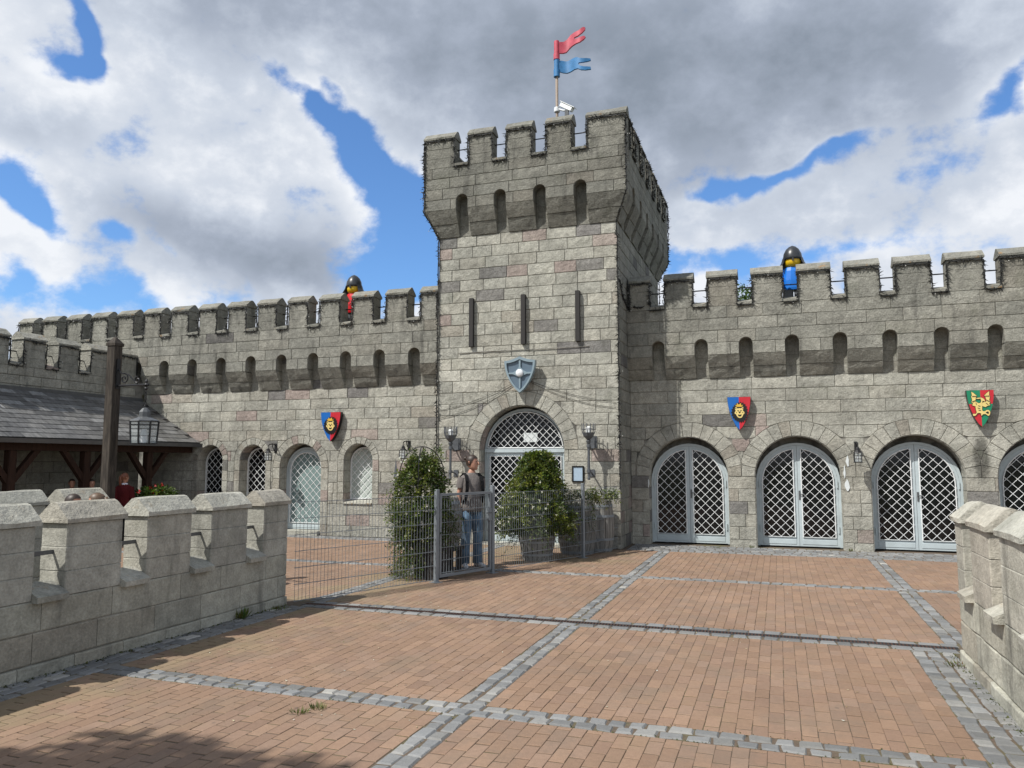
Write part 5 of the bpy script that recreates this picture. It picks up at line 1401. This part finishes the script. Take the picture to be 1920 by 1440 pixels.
# trailing growth on the side away from the gate
tr_ = []
for i in range(230):
    a = r.uniform(R(150), R(310)); q = r.uniform(.08, .30); tr_.append(((math.cos(a) * q - .04, math.sin(a) * q, r.uniform(.12, .8)), (math.cos(a), math.sin(a), -.4)))
lv += sprigs(r, tr_, 12, .18, .04, GREEN + [(.11, .15, .03)], .9, st)
lv += sprigs(r, [((r.uniform(.2, .5), r.uniform(-.25, .2), r.uniform(.55, 1.1)), (1, r.uniform(-.4, .4), -.2)) for i in range(46)], 12, .2, .038, GREEN[:4], .7, st)
lv += sprigs(r, [((r.uniform(-.2, .35), r.uniform(-.2, .2), r.uniform(1.65, 1.85)), (r.uniform(-.5, .8), r.uniform(-.5, .5), .9)) for i in range(40)], 9, .16, .036, GREEN, .1, st)
tag(link('foliage', leaf_mesh('foliage', lv), M['leaf'], cl), kind='stuff'); st.build('stems', M['stem'], cl)
fl = [(math.cos(a) * .44 * k, math.sin(a) * .44 * k, z) for a, k, z in [(r.uniform(R(180), R(360)), r.uniform(.6, .9), r.uniform(.4, 1.75)) for i in range(48)]]
tag(link('flowers', leaf_mesh('flowers', petals(r, fl, .022, (.72, .72, .62))), M['petal'], cl), kind='stuff')
mb = MB()
for k in range(2):
    P = [(math.cos(a) * .34, 0, 1.45 + .47 * math.sin(a)) for a in [math.pi * i / 16 for i in range(17)]]; P = [(P[0][0], 0, .5)] + P + [(P[-1][0], 0, .5)]
    mb.tube([(x * math.cos(k * 1.57 + .3), x * math.sin(k * 1.57 + .3), z) for x, _, z in P], .008, 5)
for z in (.9, 1.35): mb.tube([(.34 * math.cos(a), .34 * math.sin(a), z) for a in [2 * math.pi * i / 18 for i in range(18)]], .006, 4, closed=True)
mb.build('trellis', M['iron'], cl)
tb = MB(); tb.add(*(lambda q: (q.v, q.f))(MB().lathe([(.25, 0), (.29, .50), (.31, .52), (.31, .56), (.27, .56), (.265, .50)], 4, (.16, .02, 0), rot=.35))); tb.build('planter', M['slit'], cl)
# --- conical shrub in a slatted tub, behind the fence
r = random.Random(102)
sb = thing('potted_shrub', 'large conical white-flowered shrub in a tapered grey wooden tub behind the fence', 'plant', (-4.03, 13.05, 0))
def fr2(t, a): return (.58 * (1 - t) ** .72 * min(1, .66 + t * 3.0) + .07) * bump_(a, t, 2.4)
st = MB(); YG = GREEN + [(.19, .21, .035), (.15, .175, .028), (.10, .135, .022)]
lv = sprigs(r, shell_points(r, 1700, fr2, .46, 1.84, .35), 16, .16, .050, YG, .35, st)
lv += sprigs(r, [((math.cos(a) * .55, math.sin(a) * .5, r.uniform(.45, .75)), (math.cos(a), math.sin(a), -.5)) for a in [r.uniform(0, 6.28) for i in range(120)]], 12, .2, .04, GREEN, .9, st)
# shoots that ran along the fence to the right
run_ = [((lerp(.45, 1.15, t) + r.uniform(-.05, .05), lerp(.25, 1.35, t) + r.uniform(-.08, .08), lerp(1.16, 1.12, t) + r.uniform(-.10, .07)), (.5, .6, r.uniform(-.9, .5))) for t in [r.random() for i in range(130)]]
lv += sprigs(r, run_, 11, .13, .040, YG + [(.20, .19, .06)], .8, st)
lv += sprigs(r, [((lerp(.45, .8, t), lerp(.35, .9, t), r.uniform(.70, 1.1)), (.2, -.1, -1)) for t in [r.random() for i in range(26)]], 12, .22, .036, GREEN, .6, st)
tag(link('foliage', leaf_mesh('foliage', lv), M['leaf'], sb), kind='stuff'); st.build('stems', M['stem'], sb)
fl = [(math.cos(a) * fr2((z - .52) / 1.28, a) * 1.03, math.sin(a) * fr2((z - .52) / 1.28, a) * 1.03, z) for a, z in [(r.uniform(R(180), R(370)), r.uniform(.6, 1.5)) for i in range(110)]]
tag(link('flowers', leaf_mesh('flowers', petals(r, fl, .026, (.72, .72, .60))), M['petal'], sb), kind='stuff')
N = 20
for k in range(N):
    a0, a1 = 2 * math.pi * k / N + .03, 2 * math.pi * (k + 1) / N - .03; vs = []
    for z, q in ((0, .25), (.20, .29), (.42, .335)):
        for a, dr_ in ((a0, 0), (a1, 0), (a1, -.022), (a0, -.022)): vs.append((math.cos(a) * (q + dr_), math.sin(a) * (q + dr_), z))
    fs = [(0, 3, 2, 1), (8, 9, 10, 11)] + [(b + i, b + (i + 1) % 4, b + 4 + (i + 1) % 4, b + 4 + i) for b in (0, 4) for i in range(4)]
    MB().add(vs, fs).build('stave', M['tub'], sb)
for z, q in ((.10, .272), (.32, .316)): MB().lathe([(q, -.018), (q + .007, -.018), (q + .011, .018), (q + .004, .018)], 24, (0, 0, z), cap=False).build('hoop', M['galv'], sb)
MB().lathe([(.26, .05), (.31, .37), (.001, .385)], 16).build('soil', M['soil'], sb)
MB().tube([(.30 * math.cos(a), .1, 1.42 + .52 * math.sin(a)) for a in [math.pi * i / 14 for i in range(15)]], .008, 5).build('trellis_hoop', M['iron'], sb)

# --- barrels
def barrel(label, loc, h=.95, r0=.285, r1=.36):
    t = thing('barrel', label, 'barrel', loc); N = 18; L_ = 7
    prof = [(lerp(r0, r1, math.sin(math.pi * i / (L_ - 1)) ** .9), h * i / (L_ - 1)) for i in range(L_)]
    vs = []
    for q, z in prof:
        for a, d in ((-math.pi / N + .022, 0), (0, .004), (math.pi / N - .022, 0), (math.pi / N - .022, -.02), (-math.pi / N + .022, -.02)): vs.append((math.cos(a) * (q + d), math.sin(a) * (q + d), z))
    fs = [(i * 5 + k, i * 5 + (k + 1) % 5, (i + 1) * 5 + (k + 1) % 5, (i + 1) * 5 + k) for i in range(L_ - 1) for k in range(5)] + [(4, 3, 2, 1, 0), tuple((L_ - 1) * 5 + k for k in range(5))]
    me = MB().add(vs, fs).mesh('stave')
    for k in range(N): link('stave', me, M['barrel'], t, (0, 0, 0), 2 * math.pi * k / N)
    R_ = lambda z: lerp(r0, r1, math.sin(math.pi * z / h) ** .9 if 0 < z < h else 0)
    for z in (.05, .25, .70, .90):
        z *= h; MB().lathe([(R_(z - .022) + .005, -.022), (R_(z - .022) + .010, -.022), (R_(z + .022) + .010, .022), (R_(z + .022) + .005, .022)], 24, (0, 0, z), cap=False).build('hoop', M['galv'], t)
    for z in (.03, h - .04): MB().lathe([(r0 - .012, 0), (r0 - .012, .015)], 20, (0, 0, z)).build('barrel_head', M['barrel'], t)
    return t
barrel('grey wooden barrel standing on the paving right of the potted shrub', (-3.58, 14.12, 0.0), .96, .29, .365)
barrel('grey wooden barrel against the tower corner, the rear one of the pair', (-3.30, 14.62, 0.0), .96, .26, .31)
barrel('grey wooden barrel raised on a dark stand beside the standing man', (-4.98, 11.22, .375), .76, .21, .27)
bs_ = thing('barrel_stand', 'dark low wooden stand under the raised barrel', 'stand', (-4.98, 11.22, 0))
for sx in (-1, 1):
    for sy in (-1, 1): MB().box(sx * .17 - .04, sx * .17 + .04, sy * .17 - .04, sy * .17 + .04, 0, .33).build('leg', M['slit'], bs_)
MB().bbox(-.25, .25, -.25, .25, .33, .372, .01).build('top_board', M['slit'], bs_)
# spear-headed stake behind the climber
sk = thing('metal_stake', 'grey spear-headed stake rising beside the tall climbing plant', 'stake', (-5.50, 10.55, 0))
MB().tube([(0, 0, 0), (0, 0, 1.45)], .012, 6).build('shaft', M['torchiron'], sk)
me = MB().add([(-.035, 0, 1.45), (0, -.012, 1.45), (.035, 0, 1.45), (0, .012, 1.45), (.0, 0, 1.75)], [(0, 1, 4), (1, 2, 4), (2, 3, 4), (3, 0, 4), (3, 2, 1, 0)]).build('spear_head', M['torchiron'], sk)

# --- flower box under the shelter
r = random.Random(105)
fb = thing('flower_planter', 'dark planter of red flowers in the shade of the shelter', 'planter', (-12.9, 13.5, 0))
MB().lathe([(.25, 0), (.33, .55), (.36, .57), (.36, .62), (.30, .62)], 14).build('pot', M['slit'], fb)
lv = sprigs(r, shell_points(r, 260, lambda t, a: (.42 * math.sqrt(max(.02, 1 - (t * .9) ** 2))) * bump_(a, t, 1), .62, 1.12, .2), 10, .16, .07, GREEN[:3], .3)
tag(link('foliage', leaf_mesh('foliage', lv), M['leaf'], fb), kind='stuff')
fl = [(r.gauss(0, .2), r.gauss(-.1, .18), r.uniform(.8, 1.2)) for i in range(24)]
tag(link('flowers', leaf_mesh('flowers', petals(r, fl, .05, (.45, .02, .02))), M['petal'], fb), kind='stuff')

# --- trees: one behind the right wall, one outside the view that shades the near paving
def tree(label, loc, trunk_h, crown, nb, seed, leafn, size, greens, tw_=.17):
    r = random.Random(seed); t = thing('tree', label, 'tree', loc); mb = MB()
    mb.tube([(0, 0, 0), (.05, .03, trunk_h * .5), (0, .05, trunk_h), (0, 0, trunk_h + crown[2] * .5)], [.17, .13, .10, .03], 8)
    cz = trunk_h + crown[2] * .6; org = []
    for i in range(nb):
        a = r.uniform(0, 6.28); e_ = r.uniform(-.5, 1.3); q = Vector((math.cos(a) * math.cos(e_) * crown[0], math.sin(a) * math.cos(e_) * crown[1], math.sin(e_) * crown[2])) * r.uniform(.55, 1.0)
        p1 = Vector((q.x, q.y, cz + q.z * .8)); p0 = Vector((0, 0, trunk_h * r.uniform(.7, 1.0)))
        mb.tube([p0, p0.lerp(p1, .5) + Vector((0, 0, .1)), p1], [.045, .025, .008], 5)
        for k in range(26): org.append((p1 + Vector((r.gauss(0, .20), r.gauss(0, .20), r.gauss(0, .15))), (r.gauss(0, 1), r.gauss(0, 1), r.gauss(.2, .8))))
    mb.build('trunk', M['stem'], t)
    tag(link('crown', leaf_mesh('crown', sprigs(r, org, leafn, .3, size, greens, .3)), M['leaf'], t), kind=None)
tree('green tree top showing through a gap of the right battlements', (-.62, 21.5, 0), 4.75, (.8, .8, 1.1), 16, 201, 9, .10, [(.06, .11, .02), (.08, .14, .025), (.045, .085, .015)])
tree('leafy tree outside the view to the left that shades the near paving', (-6.55, -.85, 0), 5.2, (1.25, 1.0, .95), 42, 202, 9, .20, GREEN)

# ================================================================ PEOPLE
def ring_loft(rings, n=12):
    """rings: (cx,cy,cz,rx,ry)"""
    mb = MB(); vs = []
    for cx, cy, cz, rx, ry in rings:
        for k in range(n): a = 2 * math.pi * k / n; vs.append((cx + rx * math.cos(a), cy + ry * math.sin(a), cz))
    m = len(rings); fs = [(i * n + k, i * n + (k + 1) % n, (i + 1) * n + (k + 1) % n, (i + 1) * n + k) for i in range(m - 1) for k in range(n)]
    fs += [tuple(range(n - 1, -1, -1)), tuple((m - 1) * n + k for k in range(n))]
    return mb.add(vs, fs)
def body_mesh(P, E_, R_):
    me = bpy.data.meshes.new('tmp'); me.from_pydata(P, E_, []); o = bpy.data.objects.new('tmp', me); col.objects.link(o)
    sk_ = o.modifiers.new('k', 'SKIN'); sk_.use_smooth_shade = True
    for i, v in enumerate(me.skin_vertices[0].data): v.radius = (R_[i], R_[i]); v.use_root = (i == 0)
    su = o.modifiers.new('s', 'SUBSURF'); su.levels = 2; su.render_levels = 2
    dg = bpy.context.evaluated_depsgraph_get(); dg.update(); ev = o.evaluated_get(dg); m2 = bpy.data.meshes.new_from_object(ev)
    V = [tuple(v.co) for v in m2.vertices]; F = [tuple(p.vertices) for p in m2.polygons]
    bpy.data.objects.remove(o); bpy.data.meshes.remove(me); bpy.data.meshes.remove(m2)
    return V, F
def person(label, loc, rot, h, shirt, trousers, hair, head_yaw=0., long_hair=0, bun=False, arms=None, sleeve='short', collar=None, pack=False, shoes='shoe', stance=.10):
    t = thing('person', label, 'person', loc, rot); s = h / 1.80
    arms = arms or {-1: [(-.20, .02, 1.16), (-.235, -.03, .92), (-.24, -.05, .83)], 1: [(.20, .03, 1.16), (.225, .02, .92), (.225, .01, .83)]}
    P = [(0, 0, .95), (0, 0, 1.15), (0, .01, 1.36), (0, .015, 1.50), (0, -.005, 1.60)]; E_ = [(0, 1), (1, 2), (2, 3), (3, 4)]; R_ = [.12, .115, .13, .058, .052]
    for q in (-1, 1):
        b = len(P); P += [(q * .160, .01, 1.425)] + arms[q]; R_ += [.042, .038, .029, .026]; E_ += [(2, b), (b, b + 1), (b + 1, b + 2), (b + 2, b + 3)]
        b = len(P); P += [(q * .09, 0, .90), (q * stance, -.01, .50), (q * (stance + .01), .02, .09)]; R_ += [.085, .058, .04]; E_ += [(0, b), (b, b + 1), (b + 1, b + 2)]
    V, F = body_mesh(P, E_, R_); mb = MB().add(V, F)
    # fingers
    for q in (-1, 1):
        hp = Vector(arms[q][2])
        for i, (l, dx) in enumerate(((.06, -.024), (.07, -.008), (.068, .008), (.052, .022))):
            mb.tube([hp + Vector((0, dx, -.005)), hp + Vector((-q * .006, dx * 1.1 - .008, -.03)), hp + Vector((-q * .022, dx * 1.1 - .012, -l))], [.0095, .0085, .006], 5)
        mb.tube([hp + Vector((0, -.022, .03)), hp + Vector((-q * .01, -.045, .0)), hp + Vector((-q * .015, -.042, -.025))], [.010, .009, .007], 5)
    # head
    hd = MB(); cyw, syw = math.cos(head_yaw), math.sin(head_yaw)
    prof = [(-.125, .030, .035, -.045), (-.110, .050, .062, -.030), (-.075, .064, .082, -.012), (-.03, .073, .094, -.002), (.02, .077, .099, .004), (.06, .074, .096, .008), (.09, .060, .078, .010), (.112, .032, .042, .010), (.118, .008, .01, .010)]
    hh = ring_loft([(0, cy, z, rx, ry) for z, rx, ry, cy in prof], 16); hd.add(hh.v, hh.f)
    hd.tube([(0, -.095, .015), (0, -.112, -.012), (0, -.122, -.030), (0, -.098, -.042)], [.009, .012, .014, .008], 6)      # nose
    hd.tube([(-.022, -.094, -.066), (0, -.102, -.064), (.022, -.094, -.066)], [.005, .008, .005], 5)                         # mouth
    for q in (-1, 1): hd.tube([(q * .074, .012, .018), (q * .086, .020, .012), (q * .084, .016, -.015), (q * .074, .006, -.028)], [.008, .011, .010, .006], 6)   # ears
    hc = Vector((0, -.015, 1.685)); rotp = lambda p: (hc.x + p[0] * cyw - p[1] * syw, hc.y + p[0] * syw + p[1] * cyw, hc.z + p[2])
    mb.add([rotp(p) for p in hd.v], hd.f)
    S_ = lambda m_: MB().add([(x * s, y * s, z * s) for x, y, z in m_.v], m_.f)
    S_(mb).build('body', M['skin'], t, smooth=True)
    ey = MB()
    for q in (-1, 1): ey.add([rotp((p[0] + q * .031, p[1] - .088, p[2] + .012)) for p in MB().lathe([(.004, -.006), (.010, 0), (.004, .006)], 6).v], MB().lathe([(.004, -.006), (.010, 0), (.004, .006)], 6).f)
    S_(ey).build('eyes', M['hair'], t)
    # hair: a cap over the skull, open at the face
    hv, hf = [], []; NU, NV = 18, 8
    for j in range(NV + 1):
        for i in range(NU):
            a = 2 * math.pi * i / NU; front = max(0, -math.sin(a)); lowz = lerp(-.055, .062, min(1, front * 1.6)); z = lerp(lowz, .124, (j / NV) ** .8)
            k = math.sqrt(max(0, 1 - ((z - .02) / .106) ** 2)) if z > .02 else 1 - .18 * ((.02 - z) / .1)
            rx, ry = .083 * k + .002, .106 * k + .002
            hv.append(rotp((rx * math.cos(a), .006 + ry * math.sin(a), z)))
    for j in range(NV):
        for i in range(NU): hf.append((j * NU + i, j * NU + (i + 1) % NU, (j + 1) * NU + (i + 1) % NU, (j + 1) * NU + i))
    hm = MB().add(hv, hf)
    if bun:
        bz = MB().lathe([(.006, -.034), (.028, -.022), (.036, 0), (.028, .022), (.006, .034)], 10); hm.add([rotp((p[0], p[1] + .118, p[2] + .062)) for p in bz.v], bz.f)
    if long_hair:
        hm.add([rotp(p) for p in MB().tube([(0, .10, .06), (0, .135, .0), (0, .13, -.12), (0.01, .12, -.12 - long_hair)], [.03, .034, .04, .012], 8).v], MB().tube([(0, .10, .06), (0, .135, .0), (0, .13, -.12), (0.01, .12, -.12 - long_hair)], [.03, .034, .04, .012], 8).f)
    S_(hm).build('hair', M[hair], t, smooth=True)
    # clothes
    sh = ring_loft([(0, 0, .885, .180, .128), (0, 0, .93, .182, .130), (0, -.005, 1.05, .168, .120), (0, 0, 1.20, .180, .126), (0, .005, 1.33, .200, .134), (0, .01, 1.41, .205, .122), (0, .012, 1.455, .185, .100), (0, .014, 1.49, .125, .082), (0, .014, 1.515, .078, .070)], 18)
    rr3 = random.Random(int(h * 100)); sh.v = [(x + rr3.uniform(-.005, .005), y + rr3.uniform(-.007, .007), z) for x, y, z in sh.v]
    for q in (-1, 1):
        A = [Vector((q * .155, .01, 1.435))] + [Vector(p) for p in arms[q]]
        e1 = A[0].lerp(A[1], .62) if sleeve == 'short' else A[1]
        pts = [A[0], A[0].lerp(A[1], .3), e1] + ([] if sleeve == 'short' else [A[2]])
        sh.tube(pts, [.078, .080, .076] + ([] if sleeve == 'short' else [.045]), 12, cap=False)
    S_(sh).build('shirt', M[shirt], t, smooth=True)
    tr = ring_loft([(0, 0, .86, .160, .118), (0, 0, .93, .166, .118), (0, 0, .985, .160, .112)], 16)
    for q in (-1, 1): tr.tube([(q * .082, 0, .90), (q * .09, -.002, .75), (q * stance, -.012, .50), (q * (stance + .005), .005, .28), (q * (stance + .01), .015, .06)], [.098, .096, .080, .080, .086], 14)
    S_(tr).build('trousers', M[trousers], t, smooth=True)
    for q in (-1, 1):
        f = ring_loft([(0, 0, 0, 1, 1)], 12); mb2 = MB(); fx_ = q * (stance + .012); vs = []; n = 10; prof = [(.075, .030, .055), (.03, .043, .085), (-.05, .045, .075), (-.12, .046, .06), (-.175, .036, .048), (-.195, .015, .035)]
        for y, w2, hz in prof:
            for k in range(n): a = 2 * math.pi * k / n; vs.append((fx_ + w2 * math.cos(a) + q * (-(y) * .22), y, max(.004, hz * .5 + hz * .55 * math.sin(a))))
        fs = [(i * n + k, i * n + (k + 1) % n, (i + 1) * n + (k + 1) % n, (i + 1) * n + k) for i in range(len(prof) - 1) for k in range(n)] + [tuple(range(n - 1, -1, -1)), tuple((len(prof) - 1) * n + k for k in range(n))]
        S_(mb2.add(vs, fs)).build('shoe', M[shoes], t, smooth=True)
    if pack:
        for q in (-1, 1):
            P = [(q * .115, .10, 1.49), (q * .12, .03, 1.505), (q * .125, -.07, 1.47), (q * .132, -.128, 1.38), (q * .135, -.142, 1.25), (q * .15, -.118, 1.10), (q * .165, -.02, 1.03)]
            st_ = MB(); vs = []
            for x, y, z in P: vs += [(x - .026, y, z), (x + .026, y, z)]
            fs = [(2 * i, 2 * i + 1, 2 * i + 3, 2 * i + 2) for i in range(len(P) - 1)]
            o = S_(st_.add(vs, fs)).build('backpack_strap', M['strap'], t); sm = o.modifiers.new('s', 'SOLIDIFY'); sm.thickness = .016; sm.offset = 0
        S_(MB().bbox(-.15, .15, .12, .26, 1.02, 1.48, .05)).build('backpack', M['strap'], t)
    if collar: S_(ring_loft([(0, .012, 1.485, .11, .085), (0, .012, 1.54, .075, .068)], 14)).build('collar', M[collar], t, smooth=True)
    return t
man = person('man in grey t-shirt and blue jeans with a hair bun standing behind the gate', (-4.76, 11.80, 0), R(44), 1.80, 'teeshirt', 'denim', 'hair', R(44), 0, True,
             {-1: [(-.215, .03, 1.165), (-.225, -.03, .925), (-.222, -.05, .845)], 1: [(.205, .09, 1.17), (.16, .16, .97), (.13, .18, .90)]}, pack=True, stance=.105)
jk = thing('denim_jacket', 'pale denim jacket hanging from the standing man\'s hand', 'jacket', man.location, R(44))
vs = []; r = random.Random(4)
for j in range(7):
    z = lerp(.80, .43, j / 6); wd = lerp(.035, .085, j / 6)
    for i in range(8):
        a = 2 * math.pi * i / 8; vs.append((-.225 + wd * math.cos(a) * (.8 + .3 * math.sin(3 * a)) + .012 * j, -.055 + wd * .55 * math.sin(a), z + r.uniform(-.012, .012) - .05 * (j / 6) * math.cos(a)))
fs = [(j * 8 + i, j * 8 + (i + 1) % 8, (j + 1) * 8 + (i + 1) % 8, (j + 1) * 8 + i) for j in range(6) for i in range(8)] + [tuple(range(8))]
MB().add(vs, fs).build('cloth', M['paledenim'], jk, smooth=True)
cb = thing('camera_bag', 'small black strap and case held in the standing man\'s hand', 'bag', man.location, R(44))
MB().tube([(-.225 + .055 * math.cos(a), -.06, .775 + .05 * math.sin(a)) for a in [2 * math.pi * i / 14 for i in range(14)]], .008, 5, closed=True).build('strap', M['strap'], cb)
MB().bbox(-.30, -.235, -.10, -.03, .80, .86, .012).build('case', M['strap'], cb)
person('person with an auburn ponytail and white collar over a maroon top under the shelter', (-13.15, 12.9, 0), R(215), 1.45, 'maroon', 'darkcloth', 'hairred', R(-40), .14, False, None, 'long', 'whiteshirt', shoes='darkcloth')
person('person in a white shirt half hidden behind the timber lamp post', (-13.0, 12.35, 0), R(150), 1.40, 'whiteshirt', 'darkcloth', 'hair', 0, sleeve='long', shoes='darkcloth')
person('person in dark clothes in the deep shade of the shelter, left of the lamp post', (-14.05, 12.4, 0), R(60), 1.33, 'darkcloth', 'darkcloth', 'hair', 0, sleeve='long', shoes='darkcloth')
person('person in dark clothes in the shade of the shelter, nearest the lamp post', (-13.75, 12.62, 0), R(60), 1.32, 'darkcloth', 'darkcloth', 'hair', 0, sleeve='long', shoes='darkcloth')
person('dark-haired child whose head top shows over the left foreground parapet', (-6.62, 5.86, 0), R(100), 1.375, 'darkcloth', 'denim', 'hair', 0, shoes='darkcloth')
person('brown-haired child whose head top shows over the parapet, the right one of the pair', (-6.38, 5.94, 0), R(-60), 1.385, 'whiteshirt', 'denim', 'hairbrown', 0, .08, shoes='darkcloth')

# ================================================================ SMALL THINGS ON THE GROUND AND WALLS
def tuft(label, x, y, n, hgt, spread, seed, cols):
    r = random.Random(seed); lv = []
    for i in range(n):
        a = r.uniform(0, 6.28); q = r.uniform(0, spread); lv.append(((x + math.cos(a) * q, y + math.sin(a) * q, -.004), (math.cos(a) * r.uniform(.2, 1.0), math.sin(a) * r.uniform(.2, 1.), 1), (math.sin(a), -math.cos(a), 0), hgt * r.uniform(.5, 1.2), tuple(c * r.uniform(.7, 1.3) for c in r.choice(cols))))
    tag(link('weed_tuft', leaf_mesh('weed_tuft', lv, .07), M['leaf']), label, 'weed')
GC = [(.13, .16, .05), (.17, .18, .07), (.10, .13, .035)]
tuft('larger grass tuft between the bricks in the left foreground', -3.06, 4.78, 50, .05, .05, 1, GC); tuft('smaller grass tuft between the bricks in the left foreground', -3.13, 4.66, 40, .045, .05, 2, GC)
tuft('leafy green weed at the foot of the left foreground parapet', -5.57, 7.15, 60, .13, .06, 3, GC); tuft('low weeds at the far end of the left foreground parapet', -5.52, 7.75, 60, .05, .12, 4, GC)
tuft('brown-green weeds at the foot of the right parapet end', 1.37, 7.45, 70, .05, .10, 5, GC + [(.14, .07, .03)]); tuft('small weed at the foot of the pier between first and second doors', -.55, 16.13, 24, .07, .05, 6, GC); tuft('small weed at the foot of the pier right of the second door', 1.25, 16.13, 24, .07, .05, 7, GC); tuft('small weed on the setts before the first arched door', -1.2, 15.9, 24, .05, .06, 8, GC)
# moss and short grass along joints of the setts and edges
r = random.Random(77); lv = []
def moss(x0, x1, y0, y1, n, hgt=.016):
    for i in range(n):
        x, y = r.uniform(x0, x1), r.uniform(y0, y1); a = r.uniform(0, 6.28); k = r.uniform(.6, 1.3)
        lv.append(((x, y, -.006), (math.cos(a), math.sin(a), .7), (math.sin(a), -math.cos(a), 0), hgt * r.uniform(.6, 1.5), tuple(c * k for c in r.choice([(.085, .095, .025), (.11, .11, .04), (.06, .075, .02)]))))
moss(-5.62, -5.28, 4.0, 8.0, 900); moss(-5.62, -5.55, 4.0, 8.0, 700, .03); moss(1.36, 1.43, 4.5, 7.9, 600, .025); moss(1.07, 1.43, 4.5, 7.9, 240); moss(-2.24, -1.97, 4.0, 15, 420); moss(-5.2, 1.0, 4.97, 5.0, 260); moss(-5.2, 1.0, 5.2, 5.23, 200); moss(-5.3, 1.4, 7.94, 7.97, 260); moss(-5.3, 1.4, 8.32, 8.35, 260); moss(1.40, 1.68, 8.4, 15, 260)
moss(-5.2, -3.4, 4.2, 7.9, 500, .014); moss(-4.4, -2.3, 11.6, 14.6, 700, .016); moss(-2.2, 1.4, 11.42, 11.7, 300)
tag(link('moss', leaf_mesh('moss', lv), M['leaf']), 'scattered moss and tiny weeds along the joints of the paving', 'moss', kind='stuff')
lv = []
for i in range(420):
    if i < 210: x, y = r.gauss(-4.1, .7), r.gauss(10.9, 1.6)
    else: x, y = r.uniform(-5.2, 1.3), r.uniform(4.2, 14.8)
    a = r.uniform(0, 6.28); c = r.choice([(.55, .55, .45), (.50, .45, .30), (.60, .60, .55), (.30, .22, .10)])
    lv.append(((x, y, .006), (math.cos(a), math.sin(a), .15), (math.sin(a), -math.cos(a), .1), r.uniform(.012, .028), c))
tag(link('fallen_petals', leaf_mesh('fallen_petals', lv), M['petal']), 'small pale fallen petals and leaf scraps scattered on the paving', 'petals', kind='stuff')
# pale lime run on the pier under the lantern
r = random.Random(9)
for (x, z0, z1, wd) in ((1.24, 1.12, 1.36, .05), (1.20, 1.38, 1.62, .022), (1.26, 1.60, 1.80, .03), (-2.57, 1.16, 1.34, .02)):
    P = []; n = 14
    for i in range(n):
        a = 2 * math.pi * i / n; P.append((x + wd * math.cos(a) * r.uniform(.4, 1.2), lerp(z0, z1, .5 + .5 * math.sin(a)) + r.uniform(-.02, .02)))
    plate('lime_stain', P, -.0145, -.002, 'paper', wr)

# ---------------------------------------------------------------- groups of repeats
GROUPS = {'wall_lantern': 'iron lanterns on the castle walls', 'heraldic_shield': 'shields hung on the castle', 'torch_sconce': 'torch sconces beside the tower door', 'barrel': 'grey wooden barrels by the entrance',
          'sentry_figure': 'sentry figures behind the battlements', 'parapet_wall': 'low crenellated parapets round the forecourt', 'string_lights': 'strings of fairy lights on the castle', 'weed_tuft': 'weeds growing in the paving',
          'cable': 'cables drooping over the tower door', 'castle_wall': 'crenellated castle walls', 'wire_fence': 'wire mesh fences by the gate', 'person': 'visitors', 'tree': 'trees'}
for o in col.objects:
    k = o.name.split('.')[0]
    if o.parent is None and k in GROUPS: o['group'] = GROUPS[k]
